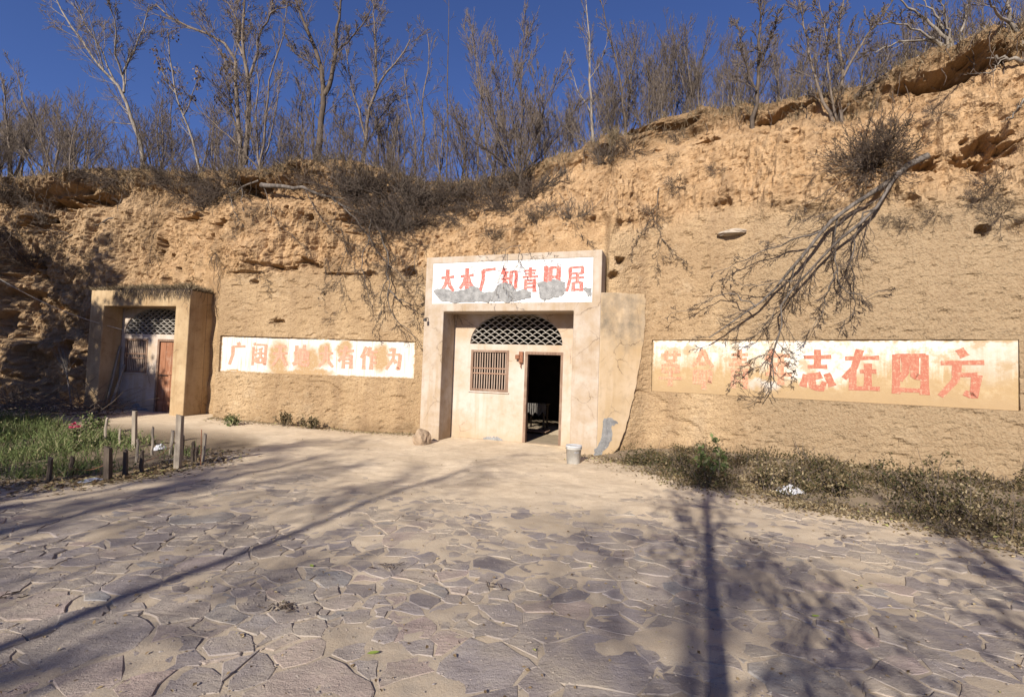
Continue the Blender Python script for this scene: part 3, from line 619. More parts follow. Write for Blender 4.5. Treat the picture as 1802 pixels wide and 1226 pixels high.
# ------------------------------------------------------------------ brush lettering: strokes in a unit square
GLYPH = {
 '大': [[(.08,.62),(.92,.65)], [(.5,.97),(.48,.62),(.36,.3),(.08,.03)], [(.52,.58),(.66,.28),(.94,.04)]],
 '木': [[(.08,.64),(.92,.68)], [(.5,.98),(.5,.0)], [(.46,.62),(.3,.32),(.06,.12)], [(.54,.62),(.7,.32),(.95,.12)]],
 '厂': [[(.14,.88),(.95,.92)], [(.2,.88),(.2,.5),(.04,.02)]],
 '知': [[(.22,.97),(.08,.7)], [(.15,.79),(.48,.79)], [(.04,.52),(.52,.53)], [(.3,.79),(.28,.5),(.05,.06)], [(.32,.42),(.48,.15)], [(.62,.84),(.62,.1)], [(.92,.84),(.92,.1)], [(.6,.8),(.94,.8)], [(.6,.17),(.94,.17)]],
 '青': [[(.15,.86),(.85,.87)], [(.2,.74),(.8,.75)], [(.05,.61),(.95,.62)], [(.5,.99),(.5,.6)], [(.25,.52),(.25,.0)], [(.76,.52),(.76,.0)], [(.25,.48),(.76,.48)], [(.25,.34),(.76,.34)], [(.25,.2),(.76,.2)]],
 '旧': [[(.14,.95),(.14,.03)], [(.4,.9),(.4,.06)], [(.86,.9),(.86,.06)], [(.38,.87),(.88,.88)], [(.4,.5),(.86,.5)], [(.4,.12),(.86,.12)]],
 '居': [[(.15,.92),(.9,.94)], [(.86,.94),(.86,.68)], [(.2,.7),(.88,.7)], [(.2,.92),(.2,.5),(.04,.0)], [(.3,.52),(.95,.53)], [(.6,.68),(.6,.34)], [(.38,.36),(.38,.0)], [(.82,.36),(.82,.0)], [(.38,.33),(.82,.33)], [(.38,.06),(.82,.06)]],
 '广': [[(.48,1.0),(.56,.87)], [(.12,.8),(.94,.83)], [(.18,.8),(.18,.45),(.0,.0)]],
 '阔': [[(.15,1.0),(.22,.88)], [(.12,.82),(.12,.0)], [(.32,.92),(.92,.92)], [(.88,.92),(.88,.05),(.77,.1)], [(.25,.72),(.33,.64)], [(.22,.52),(.3,.45)], [(.24,.14),(.35,.36)], [(.7,.77),(.44,.7)], [(.38,.54),(.8,.54)], [(.58,.72),(.58,.36)], [(.44,.36),(.44,.1)], [(.73,.36),(.73,.1)], [(.44,.35),(.73,.35)], [(.44,.13),(.73,.13)]],
 '天': [[(.15,.86),(.85,.88)], [(.05,.55),(.95,.58)], [(.5,.86),(.46,.5),(.06,.02)], [(.53,.5),(.94,.03)]],
 '地': [[(.03,.62),(.38,.63)], [(.2,.94),(.2,.2)], [(.0,.10),(.4,.28)], [(.42,.48),(.92,.68)], [(.89,.66),(.86,.3)], [(.66,.98),(.66,.25)], [(.48,.8),(.48,.12),(.9,.1),(.95,.26)]],
 '有': [[(.05,.77),(.95,.79)], [(.48,.99),(.35,.6),(.04,.30)], [(.34,.6),(.34,.0)], [(.8,.6),(.8,.0)], [(.34,.57),(.8,.57)], [(.34,.41),(.8,.41)], [(.34,.25),(.8,.25)]],
 '作': [[(.32,.98),(.04,.48)], [(.2,.68),(.2,.0)], [(.55,.98),(.38,.58)], [(.48,.77),(.97,.78)], [(.64,.77),(.64,.0)], [(.64,.53),(.92,.53)], [(.64,.3),(.94,.3)]],
 '为': [[(.25,.95),(.34,.82)], [(.1,.66),(.87,.69)], [(.5,.97),(.45,.5),(.06,.02)], [(.86,.69),(.8,.06),(.64,.12)], [(.52,.45),(.62,.3)]],
 '革': [[(.1,.87),(.9,.88)], [(.32,.99),(.32,.7)], [(.68,.99),(.68,.7)], [(.32,.71),(.68,.71)], [(.22,.6),(.22,.36)], [(.78,.6),(.78,.36)], [(.22,.58),(.78,.58)], [(.22,.39),(.78,.39)], [(.04,.2),(.96,.21)], [(.5,.7),(.5,-.02)]],
 '命': [[(.5,.99),(.3,.74),(.03,.55)], [(.5,.99),(.7,.74),(.97,.55)], [(.32,.63),(.68,.63)], [(.16,.47),(.16,.1)], [(.42,.47),(.42,.1)], [(.16,.45),(.42,.45)], [(.16,.14),(.42,.14)], [(.56,.45),(.87,.45)], [(.85,.45),(.84,.15),(.74,.2)], [(.58,.45),(.58,-.04)]],
 '年': [[(.3,.99),(.08,.66)], [(.25,.81),(.9,.82)], [(.28,.56),(.86,.57)], [(.28,.57),(.28,.28)], [(.03,.28),(.97,.29)], [(.58,.81),(.58,-.02)]],
 '志': [[(.08,.8),(.92,.82)], [(.5,.99),(.5,.58)], [(.2,.57),(.8,.58)], [(.16,.38),(.05,.08)], [(.3,.42),(.36,.08),(.64,.05),(.72,.22)], [(.48,.44),(.56,.28)], [(.78,.42),(.96,.12)]],
 '在': [[(.05,.77),(.95,.8)], [(.45,.99),(.3,.55),(.02,.28)], [(.26,.52),(.26,.0)], [(.45,.46),(.88,.47)], [(.66,.66),(.66,.06)], [(.36,.05),(.97,.06)]],
 '四': [[(.1,.9),(.1,.0)], [(.9,.9),(.9,.0)], [(.07,.87),(.93,.88)], [(.1,.09),(.9,.09)], [(.38,.86),(.36,.5),(.2,.3)], [(.62,.86),(.62,.42),(.8,.38)]],
 '方': [[(.44,1.0),(.56,.84)], [(.04,.7),(.96,.73)], [(.4,.7),(.36,.35),(.03,.0)], [(.4,.46),(.82,.47)], [(.81,.47),(.74,.03),(.54,.1)]],
}
def glyph_mesh(ch, w, h, lw, seed):
    r = random.Random(seed); mb = MB()
    for k, st in enumerate(GLYPH[ch]):
        pts = []
        for a, b in zip(st[:-1], st[1:]):
            n = 4
            pts += [(a[0] + (b[0] - a[0]) * i / n, a[1] + (b[1] - a[1]) * i / n) for i in range(n)]
        pts.append(st[-1]); P = [Vector((x * w, z * h)) for x, z in pts]; n = len(P)
        dense = 0.78 if len(GLYPH[ch]) > 8 else 1.0
        horiz = abs(P[-1][0] - P[0][0]) > 2 * abs(P[-1][1] - P[0][1])
        L, Rr = [], []
        for i, p in enumerate(P):
            t = (P[min(i + 1, n - 1)] - P[max(i - 1, 0)]).normalized(); nn = Vector((-t[1], t[0])); f = i / (n - 1)
            ww = lw * dense * (0.62 if horiz else 1.0) * (1.12 - 0.35 * f if len(st) > 2 else 1.0 + .15 * (f > .85)) * r.uniform(.92, 1.08) / 2
            L.append(p + nn * ww); Rr.append(p - nn * ww)
        y = -0.0004 * (k + 1)                                       # later strokes lie over earlier ones
        vs_ = [(q[0], y, q[1]) for q in Rr] + [(q[0], y, q[1]) for q in L]
        mb.add(vs_, [(i, i + 1, n + i + 1, n + i) for i in range(n - 1)])
    return mb.mesh('character')
def write(text, parent, spots, w, h, lw, mat, y):
    for k, (ch, (x, z)) in enumerate(zip(text, spots)):
        m = mat[k] if isinstance(mat, list) else mat
        ww, hh = (w[k], h[k]) if isinstance(w, list) else (w, h)
        o = add_obj('character', glyph_mesh(ch, ww, hh, lw, k * 7 + 3), m, parent); o.location = (x - ww / 2, y, z - hh / 2)

# ------------------------------------------------------------------ slogans on the cliff
def slogan(B, name, label, mat):
    x0, y0 = np.interp(B['s0'], PS, PX), np.interp(B['s0'], PS, PY); x1, y1 = np.interp(B['s1'], PS, PX), np.interp(B['s1'], PS, PY)
    L = math.hypot(x1 - x0, y1 - y0); a = math.atan2(y1 - y0, x1 - x0)
    e = empty(name, (x0, y0, B['z0']), a); tag(e, label, 'painted slogan')
    H = B['z1'] - B['z0']; mb = MB()
    n, mm = 60, 12; vs_ = []
    for i in range(n + 1):
        for j in range(mm + 1):
            x = -.003 + (L + .006) * i / n; z = -.003 + (H + .006) * j / mm
            vs_.append((x, 0.040 + 0.0015 * float(perlin(x * 2.2, z * 2.2, 3.3)), z))
    front = [(i * (mm + 1) + j, (i + 1) * (mm + 1) + j, (i + 1) * (mm + 1) + j + 1, i * (mm + 1) + j + 1) for i in range(n) for j in range(mm)]
    mb.add(vs_, front); mb.box((0, .055, 0), (L, .085, H))
    mb.build('plaster_panel', mat, e)
    return e, L, H
eL, LL, HL = slogan(LB, 'painted_slogan', 'weathered white band with faded red characters between the two cave entrances', M['slogan_l'])
fx = [(215, .205), (395, .40), (570, .37), (745, .40), (950, .37), (1115, .37), (1300, .37), (1500, .37)]
write('广阔天地大有作为', eL, [((x - 72) / 1595 * LL, HL * .52) for x, q in fx], .40, .53, .085, M['red_l'], .0365)
eR, LR, HR = slogan(RB, 'painted_slogan', 'long tan and white band with large brick red characters right of wing wall', M['slogan_r'])
rx = [at_depth(1100 + a / 2.567, 620, 1.0)[0] for a in (205, 345, 515, 695, 870, 1070, 1290, 1530)]
def rwall_u(px, py=640):
    d = ray(px, py); x0, y0, _ = eR.location; a = eR.rotation_euler[2]
    A = np.array([[d[0], -math.cos(a)], [d[1], -math.sin(a)]]); t, u = np.linalg.solve(A, np.array([x0, y0])); return u, EYE + d[2] * t - RB['z0']
rs_ = []; rw, rh = [], []
for (a0, a1, b0, b1) in ((145, 262, 150, 305), (298, 400, 145, 318), (460, 572, 145, 320), (630, 758, 145, 300), (795, 945, 145, 328), (985, 1158, 145, 328), (1210, 1372, 150, 345), (1420, 1635, 145, 358)):
    u0, z0 = rwall_u(1100 + a0 / 2.567, 560 + b1 / 2.567); u1, z1 = rwall_u(1100 + a1 / 2.567, 560 + b0 / 2.567)
    rs_.append(((u0 + u1) / 2, (z0 + z1) / 2 + .02)); rw.append(u1 - u0); rh.append(z1 - z0)
write('革命青年志在四方', eR, rs_, rw, rh, .105, [M['red_r2']] * 4 + [M['red_r']] * 4, .0365)

# ------------------------------------------------------------------ entrances
def cell_wall(us, zs, solid, y0, y1):
    mb = MB(); nu, nz = len(us) - 1, len(zs) - 1
    S = lambda i, j: 0 <= i < nu and 0 <= j < nz and solid(i, j)
    idx = {}
    def v(i, j, k):
        key = (i, j, k)
        if key not in idx: idx[key] = len(mb.v); mb.v.append((us[i], (y0, y1)[k], zs[j]))
        return idx[key]
    for i in range(nu):
        for j in range(nz):
            if not S(i, j): continue
            mb.f.append((v(i,j,0), v(i+1,j,0), v(i+1,j+1,0), v(i,j+1,0))); mb.f.append((v(i,j,1), v(i,j+1,1), v(i+1,j+1,1), v(i+1,j,1)))
            if not S(i-1, j): mb.f.append((v(i,j,1), v(i,j,0), v(i,j+1,0), v(i,j+1,1)))
            if not S(i+1, j): mb.f.append((v(i+1,j,0), v(i+1,j,1), v(i+1,j+1,1), v(i+1,j+1,0)))
            if not S(i, j-1): mb.f.append((v(i,j,1), v(i+1,j,1), v(i+1,j,0), v(i,j,0)))
            if not S(i, j+1): mb.f.append((v(i,j+1,0), v(i+1,j+1,0), v(i+1,j+1,1), v(i,j+1,1)))
    return mb
def arch_z(u, uc, hw, z0, rise): return z0 + rise * math.sqrt(max(0.0, 1 - ((u - uc) / hw) ** 2)) ** 0.92
def tile_mesh():
    return arc_strip([(-.1 + .2 * i / 8) for i in range(9)], 0)
def arc_strip(xs, dummy, fz=lambda x: 0.062 * (1 - (x / .1) ** 2)):
    mb = MB(); n = len(xs); th = .0062
    vs_ = []
    for x in xs: vs_ += [(x, -.04, fz(x) - th), (x, -.04, fz(x) + th), (x, .04, fz(x) + th), (x, .04, fz(x) - th)]
    fs_ = []
    for i in range(n - 1):
        a, b = 4 * i, 4 * i + 4
        fs_ += [(a, b, b + 1, a + 1), (a + 1, b + 1, b + 2, a + 2), (a + 2, b + 2, b + 3, a + 3), (a + 3, b + 3, b, a)]
    fs_ += [(0, 1, 2, 3), (4 * n - 1, 4 * n - 2, 4 * n - 3, 4 * n - 4)]
    return mb.add(vs_, fs_).mesh('lattice_tile')
TILE = tile_mesh(); TILE.materials.append(M['tile'])
def entrance(E, name, label, W0, W1, H, op0, op1, opz, dback, win, door, arch, wallmat, frontmat, sign=None, roof_lip=0.0):
    e = empty(name, (*E.P[:2], 0.0), -R(E.yaw)); tag(e, label, 'cave entrance')
    if sign:
        s0, s1, sz0, sz1 = sign
        us = [W0, s0, op0, op1, s1, W1]; zs = [-.25, opz, sz0, sz1, H]
        sol = lambda i, j: not ((j == 0 and i == 2) or (j == 2 and 1 <= i <= 3))
    else:
        us = [W0, op0, op1, W1]; zs = [-.25, opz, H]; sol = lambda i, j: not (j == 0 and i == 1)
    fr = cell_wall(us, zs, sol, 0.0, dback - .004); fr.build('front_frame', frontmat, e, bevel=.018)
    # body of the porch running back into the earth
    mb = MB(); mb.box((W0 + .004, dback, -.25), (op0 - .02, dback + 1.4, H - .004)); mb.box((op1 + .02, dback, -.25), (W1 - .004, dback + 1.4, H - .004)); mb.box((op0 - .02, dback + .004, opz + .09), (op1 + .02, dback + 1.4, H - .006))
    mb.build('porch_side', frontmat, e, bevel=.012)
    # recessed wall with door, window and fan light openings
    uc, hw, z0, rise = arch
    w0, w1, wz0, wz1 = win; d0, d1, dz0, dz1 = door; T = .13
    us = [op0 - .015, w0, w1, d0, d1, op1 + .015]; zs = [-.25, dz0, wz0, dz1, wz1, z0] if dz1 < wz1 else [-.25, dz0, wz0, wz1, dz1, z0]
    us_s = sorted(us); zs_s = sorted(zs)
    def solid(i, j):
        um, zm = (us_s[i] + us_s[i+1]) / 2, (zs_s[j] + zs_s[j+1]) / 2
        return not ((w0 < um < w1 and wz0 < zm < wz1) or (d0 < um < d1 and dz0 < zm < dz1))
    wb = cell_wall(us_s, zs_s, solid, dback, dback + T)
    top = opz + .095; N = 30
    cols = [op0 - .015] + [uc - hw * math.cos(math.pi * k / N) for k in range(N + 1)] + [op1 + .015]
    for a, b in zip(cols[:-1], cols[1:]):
        if b - a < 1e-4: continue
        za, zb = min(top - .01, arch_z(a, uc, hw, z0, rise) if abs(a - uc) <= hw else z0), min(top - .01, arch_z(b, uc, hw, z0, rise) if abs(b - uc) <= hw else z0)
        y0, y1 = dback, dback + T
        wb.add([(a,y0,za),(b,y0,zb),(b,y0,top),(a,y0,top),(a,y1,za),(b,y1,zb),(b,y1,top),(a,y1,top)], [(0,1,2,3),(7,6,5,4),(4,5,1,0),(3,2,6,7)])
    wall = wb.build('recessed_wall', wallmat, e)
    # fan light of curved tiles
    fan = empty('fan_lattice', (0, 0, 0)); fan.parent = e
    row = 0; z = z0 + .004
    rim = [(uc - (hw - .008) * math.cos(math.pi * k / 40), dback + .055, min(top - .012, arch_z(uc - (hw - .008) * math.cos(math.pi * k / 40), uc, hw, z0, rise) - .008)) for k in range(41)]
    MB().tube(rim, .012, 6).build('lattice_rim', M['tile'], fan)
    while z < z0 + rise - .03:
        kmax = int(hw / .19) + 2
        for k in range(-kmax, kmax + 1):
            cx = uc + k * .19 + (row % 2) * .095
            xs = [(-.1 + .2 * i / 8) for i in range(9)]
            keep = [x for x in xs if abs(cx + x - uc) < hw and z + .062 * (1 - (x / .1) ** 2) < min(top - .015, arch_z(cx + x, uc, hw, z0, rise) - .005)]
            if len(keep) < 2: continue
            me = TILE if len(keep) == 9 else arc_strip(keep, 0)
            o = add_obj('lattice_tile', me, M['tile'], fan); o.location = (cx, dback + .055 + .002 * (row % 2), z)
        row += 1; z += .064
    # barred window
    wf = cell_wall([w0, w0 + .055, w1 - .055, w1], [wz0, wz0 + .05, wz1 - .05, wz1], lambda i, j: not (i == 1 and j == 1), dback - .012, dback + .10)
    fo = empty('window', (0, 0, 0)); fo.parent = e
    wf.build('window_frame', M['oldwood'], fo, bevel=.004)
    nb = 13 if w1 - w0 > .8 else 11
    bme = MB().tube([(0, 0, wz0 + .045), (.003, 0, (wz0 + wz1) / 2), (0, 0, wz1 - .045)], .0145, 6).mesh('bar'); bme.materials.append(M['palebar'])
    for k in range(nb):
        o = add_obj('bar', bme, None, fo); o.location = (w0 + .055 + (w1 - w0 - .11) * (k + .5) / nb + rng.uniform(-.004, .004), dback + .03, 0)
    for zz in (wz0 + (wz1 - wz0) * .43, wz0 + (wz1 - wz0) * .555):
        MB().box((w0 + .04, dback + .008, zz - .014), (w1 - .04, dback + .026, zz + .014)).build('cross_bar', M['oldwood_h'], fo)
    MB().box((w0 - .03, dback - .03, wz0 - .035), (w1 + .03, dback + .02, wz0 - .004)).build('sill', wallmat, e, bevel=.006)
    # door frame
    df = cell_wall([d0, d0 + .06, d1 - .05, d1], [dz0, dz1 - .06, dz1], lambda i, j: not (i == 1 and j == 0), dback - .010, dback + .11)
    dfo = df.build('door_frame', M['oldwood'], e, bevel=.004)
    # room cut into the earth
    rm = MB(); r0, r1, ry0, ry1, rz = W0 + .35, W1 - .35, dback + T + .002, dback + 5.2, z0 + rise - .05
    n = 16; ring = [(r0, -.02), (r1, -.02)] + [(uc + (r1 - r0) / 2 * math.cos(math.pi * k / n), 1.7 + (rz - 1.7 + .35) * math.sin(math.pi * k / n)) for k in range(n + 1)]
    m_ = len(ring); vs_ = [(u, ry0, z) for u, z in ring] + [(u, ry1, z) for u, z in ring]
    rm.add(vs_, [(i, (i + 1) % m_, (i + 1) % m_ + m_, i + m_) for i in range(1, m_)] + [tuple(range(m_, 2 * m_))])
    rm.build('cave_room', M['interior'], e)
    MB().box((op0, dback - .02, -.3), (op1, dback + T, dz0 - .002)).build('threshold', M['floor_in'], e)
    MB().box((r0 + .01, dback + T + .004, -.3), (r1 - .01, ry1 - .01, -.006)).build('room_floor', M['floor_in'], e)
    return e

ea = entrance(EA, 'cave_entrance', 'tall pink plastered cave entrance with white signboard, barred window and open dark doorway', 0.0, 3.77, 3.86, .46, 3.25, 2.69, .58,
              (.88, 1.76, 1.03, 1.92), (2.12, 2.94, .0, 1.905), (1.88, 1.035, 2.05, .69), M['cream'], M['pink'], (.17, 3.60, 2.86, 3.72))
eb = entrance(EB, 'cave_entrance', 'smaller ochre plastered cave entrance with closed red brown door and dry grass on roof', -3.02, 0.0, 3.14, -2.60, -.40, 2.74, .50,
              (-2.47, -1.74, 1.10, 1.97), (-1.44, -.60, .06, 1.97), (-1.50, 1.02, 2.09, .67), M['cream'], M['ochre'])
# signboard with lettering and fallen plaster
MB().box((.17, .016, 2.86), (3.60, .12, 3.72)).build('signboard_backing', M['pink'], ea)
sb = add_obj('signboard', MB().box((0, 0, 0), (3.43, .010, .86)).mesh('signboard'), M['signwhite'], ea); sb.location = (.17, .0055, 2.86)
write('大木厂知青旧居', sb, [(u - .17, z - 2.86 + dz) for (u, z, dz) in ((.52, 3.35, .0), (.97, 3.36, .0), (1.445, 3.35, 0), (1.90, 3.34, 0), (2.35, 3.32, 0), (2.80, 3.36, 0), (3.27, 3.32, 0))], .36, .50, .092, M['red_sign'], -.0004)
def patch(pts, z, parent, name, mat, y=-.016, seed=1):
    r = random.Random(seed); out = []
    n = len(pts)
    for i in range(n):
        (ax, az), (bx, bz) = pts[i], pts[(i + 1) % n]
        for k in range(5): f = k / 5; out.append((ax + (bx - ax) * f + r.gauss(0, .011), az + (bz - az) * f + r.gauss(0, .011)))
    o = MB().prism(out, y, y + .010).build(name, mat, parent); return o
def zs_pt(a, b):   # point of the close-up of the sign board -> board coordinates
    p = E_at(EA, 740 + a / 5.149, 430 + b / 5.149); return p[0] - .17, p[1] - 2.86
def E_at(E, x, y, d=0.0):
    r_ = ray(x, y); n3 = np.array([E.n[0], E.n[1], 0]); P3 = np.array([E.P[0], E.P[1], 0]); t = ((P3 - CAM) @ n3 + d) / (r_ @ n3); p = CAM + r_ * t - P3
    return float(p @ np.array([E.u[0], E.u[1], 0])), float(p[2])
for k, poly in enumerate(([(112, 430), (200, 515), (480, 522), (560, 515), (620, 520), (700, 512), (800, 525), (900, 500), (1000, 480), (1000, 440), (940, 405), (870, 425), (830, 365), (770, 340), (700, 370), (660, 430), (560, 435), (530, 395), (470, 375), (400, 412), (290, 425), (220, 400), (140, 410)],
                          [(1058, 350), (1100, 335), (1150, 338), (1230, 318), (1305, 335), (1312, 390), (1300, 445), (1230, 470), (1180, 490), (1130, 510), (1095, 490), (1070, 440), (1080, 410)],
                          [(1470, 400), (1520, 470), (1550, 465), (1553, 395), (1500, 388)])):
    pp = [zs_pt(a, b) for a, b in poly]; pp = [(min(max(x, .012), 3.418), min(max(z, .012), .85)) for x, z in pp]
    ar = sum(pp[i][0] * pp[(i + 1) % len(pp)][1] - pp[(i + 1) % len(pp)][0] * pp[i][1] for i in range(len(pp)))
    if ar < 0: pp = pp[::-1]
    patch(pp, 0, sb, 'bare_cement_patch', M['cement'], seed=k + 2)
# red brown panelled door of the small entrance, ajar-free
dl = empty('door', (-1.38, .53, .06)); dl.parent = eb
for k in range(4): MB().box((.005 + k * .181, 0, .01), (.178 + k * .181, .035, 1.84)).build('plank', M['redwood'], dl, bevel=.004)
MB().box((.02, -.022, 1.02), (.70, -.002, 1.10)).build('rail', M['redwood'], dl, bevel=.003); MB().box((.02, -.022, .28), (.70, -.002, .36)).build('rail', M['redwood'], dl, bevel=.003)
h = MB().tube([(.10 + .03 * math.cos(a), -.035, .98 + .045 * math.sin(a)) for a in [i * math.pi / 8 for i in range(17)]], .006, 6); h.tube([(.10, -.03, 1.03), (.10, .0, 1.03)], .008, 6); h.build('handle', M['dark_iron'], dl)
h = MB().tube([(.03, -.03, 1.0), (.30, -.03, 1.0)], .008, 6); h.build('latch', M['dark_iron'], dl)
# rusty switch box by the open door
sw = empty('switch_box', (0, 0, 0)); sw.parent = ea
MB().box((2.00, .51, 1.66), (2.09, .58, 1.90)).build('box_body', M['iron'], sw, bevel=.006)
MB().box((1.93, .47, 1.74), (2.02, .56, 1.83)).build('box_cover', M['iron'], sw, bevel=.012)
MB().tube([(2.045, .545, 1.66), (2.04, .54, 1.60), (2.045, .54, 1.56)], .010, 6).build('conduit', M['iron'], sw)
# iron hook with wire on the left pier
hk = MB().tube([(.10, .01, 2.55), (.10, -.10, 2.55), (.10, -.13, 2.52), (.10, -.13, 2.49)], .009, 6); hk.box((.075, -.16, 2.47), (.125, -.10, 2.53)); hk.build('wire_bracket', M['dark_iron'], ea)
# cement repairs low on the piers
def low_patch(parent, pts, y, seed): patch(pts, 0, parent, 'cement_repair', M['cement'], y, seed)
low_patch(ea, [(1.15, -.1), (1.75, -.1), (1.72, .0), (1.60, .05), (1.40, .07), (1.25, .03)], .572, 5)
low_patch(eb, [(-2.3, -.02), (-1.55, -.02), (-1.6, .18), (-1.85, .24), (-2.0, .36), (-2.15, .22)], .492, 6)
# wing wall beside the tall entrance
wp0 = EA.wor(3.77, .012); wp1 = (2.66, 9.62)
wy = math.atan2(wp1[1] - wp0[1], wp1[0] - wp0[0]); wl = math.hypot(wp1[0] - wp0[0], wp1[1] - wp0[1])
class WF: pass
def wing_pt(x, y):
    d = ray(x, y); A = np.array([[d[0], -math.cos(wy)], [d[1], -math.sin(wy)]]); t, u = np.linalg.solve(A, np.array(wp0)); return u, EYE + d[2] * t
wg = empty('wing_wall', (wp0[0], wp0[1], 0.0), wy); tag(wg, 'stained yellow plaster wing wall with ragged edge joining tall entrance to cliff', 'wall')
outl = [(0.0, -.25)] + [wing_pt(*p) for p in ((1052, 812), (1072, 806), (1090, 785), (1100, 758), (1108, 730), (1115, 700), (1122, 665), (1128, 630), (1134, 595), (1136, 570), (1135, 545), (1137, 530), (1135, 518), (1115, 517), (1090, 515))] + [(0.0, wing_pt(1062, 515)[1])]
outl[1] = (max(outl[1][0], .12), -.25)
rj = random.Random(4); o2 = []
for (ax_, az_), (bx_, bz_) in zip(outl, outl[1:] + outl[:1]):
    for k in range(4): o2.append((ax_ + (bx_ - ax_) * k / 4 + (rj.gauss(0, .008) if ax_ > .2 and bx_ > .2 else 0), az_ + (bz_ - az_) * k / 4 + (rj.gauss(0, .008) if ax_ > .2 and bx_ > .2 else 0)))
wo = MB().prism(o2, 0, .9).build('wing_slab', M['wing'], wg, bevel=.012)
cp = [wing_pt(900 + a / 5.11, 590 + b / 5.11) for a, b in ((830, 745), (905, 745), (960, 790), (900, 810), (905, 930), (860, 1000), (800, 1080), (745, 1090), (745, 1040), (790, 970), (810, 900))]
ar = sum(cp[i][0] * cp[(i + 1) % len(cp)][1] - cp[(i + 1) % len(cp)][0] * cp[i][1] for i in range(len(cp)))
patch(cp if ar > 0 else cp[::-1], 0, wg, 'cement_repair', M['cement'], -.006, 8)

# furniture just inside the dark doorway
def put(E, u, d, z=0.0): x, y = E.wor(u, d); return (x, y, z)
tb = empty('side_table', put(EA, 1.72, 3.1), -R(EA.yaw)); tag(tb, 'small dark table with pale cloth inside the open doorway', 'table')
for sx in (-.22, .22):
    for sy in (-.18, .18): MB().box((sx - .02, sy - .02, -.006), (sx + .02, sy + .02, .62)).build('leg', M['darkwood'], tb)
MB().box((-.28, -.24, .62), (.28, .24, .65)).build('table_top', M['darkwood'], tb)
cv = []; 
for i in range(13):
    for j in range(7):
        x = -.29 + .58 * i / 12; zz = .664 if j < 2 else .664 - .055 * (j - 1) * (1 + .25 * math.sin(i * 1.7)); yy = (.2 - .46 * j) if j < 2 else -.262 - .012 * math.sin(i * 2.3 + j)
        cv.append((x, yy, zz))
MB().add(cv, [(i * 7 + j, (i + 1) * 7 + j, (i + 1) * 7 + j + 1, i * 7 + j + 1) for i in range(12) for j in range(6)]).build('tablecloth', M['cloth'], tb)
st = empty('floor_rack', put(EA, 1.95, 2.2), -R(EA.yaw)); tag(st, 'low slatted wooden rack on the floor inside doorway', 'rack')
for k in range(6): MB().box((-.3, -.2 + k * .075, .05), (.3, -.15 + k * .075, .07)).build('slat', M['oldwood_h'], st)
for sx in (-.25, .2): MB().box((sx, -.2, -.006), (sx + .05, .24, .05)).build('bearer', M['darkwood'], st)

# ------------------------------------------------------------------ bucket, rock, litter
def zg(x, y): return float(gz(x, y))
M['bucket'] = mat_plain('dusty_white_plastic', (0.37, 0.35, 0.315), 0.3, 7, 0.6, 0.3, 0.1)
M['bucket_lid'] = mat_plain('grey_white_plastic', (0.40, 0.40, 0.40), 0.2, 9, 0.55, 0.3, 0.1)
bx, by = ground_at(1009, 812)[:2]
bk = empty('plastic_bucket', (bx, by, zg(bx, by) - .008)); tag(bk, 'dusty white plastic bucket with lid standing before the entrance pier', 'bucket')
MB().lathe([(.0, 0), (.105, 0), (.112, .01), (.128, .255), (.136, .257), (.136, .268), (.130, .27), (.131, .30), (.0, .30)], 28).build('bucket_body', M['bucket'], bk, True)
MB().lathe([(.137, .285), (.139, .29), (.139, .318), (.134, .322), (.12, .318), (.118, .312), (.0, .312)], 28).build('lid', M['bucket_lid'], bk, True)
MB().tube([(.137 * math.cos(a), .137 * math.sin(a) - .02 * math.sin(a), .262 - .05 * math.sin(a)) for a in [math.pi + i * math.pi / 12 for i in range(13)]], .004, 5).build('handle', M['dark_iron'], bk)
M['bluetext'] = mat_plain('faded_blue_print', (0.30, 0.31, 0.35), 0.3, 40, 0.7, 0.2, 0)
mk = MB()
for k in range(6):
    a = R(-92 + k * 7); b = R(-92 + k * 7 + 4.5); r_ = .1265
    zz = .205 + .006 * math.sin(k * 2.1)
    mk.add([(r_ * math.cos(a), r_ * math.sin(a), zz), (r_ * math.cos(b), r_ * math.sin(b), zz), (r_ * 1.004 * math.cos(b), r_ * 1.004 * math.sin(b), zz + .014), (r_ * 1.004 * math.cos(a), r_ * 1.004 * math.sin(a), zz + .014)], [(0, 1, 2, 3)])
mk.build('faded_print', M['bluetext'], bk)
def rock(name, x, y, rx, ry, rz_, seed, mat, z=None, label=None, cat='rock', rot=0):
    bm = bmesh.new(); bmesh.ops.create_icosphere(bm, subdivisions=3, radius=1)
    for v in bm.verts:
        n = float(fbm(v.co.x * 1.1 + seed, v.co.y * 1.1, v.co.z * 1.1, 3)); v.co *= 1 + .28 * n
        v.co.x *= rx; v.co.y *= ry; v.co.z *= rz_
    me = bpy.data.meshes.new(name); bm.to_mesh(me); bm.free(); me.materials.append(mat)
    o = bpy.data.objects.new(name, me); COL.objects.link(o); o.location = (x, y, (zg(x, y) if z is None else z)); o.rotation_euler = (0, 0, rot)
    if label: tag(o, label, cat)
    return o
M['rock'] = mat_plain('brown_rock', (0.30, 0.22, 0.15), 0.35, 6, 0.95, 0.15, 0.8)
p_ = ground_at(743, 778); rock('boulder', p_[0], p_[1] - .05, .17, .14, .21, 3, M['rock'], zg(p_[0], p_[1]) + .09, 'brown wedge shaped stone leaning at foot of left pier', 'stone', .6)
M['palerock'] = mat_plain('pale_rock', (0.36, 0.30, 0.235), 0.2, 6, 0.95, 0.15, 0.6)
p_ = wall_hit(1285, 411); rock('ledge_stone', p_[0], p_[1] - .05, .24, .16, .06, 9, M['palerock'], p_[2], 'pale flat stone lying on a ledge above the right slogan', 'stone', -.5)
M['bag'] = mat_plain('white_plastic_film', (0.45, 0.45, 0.47), 0.15, 10, 0.5, 0.4, 0.3)
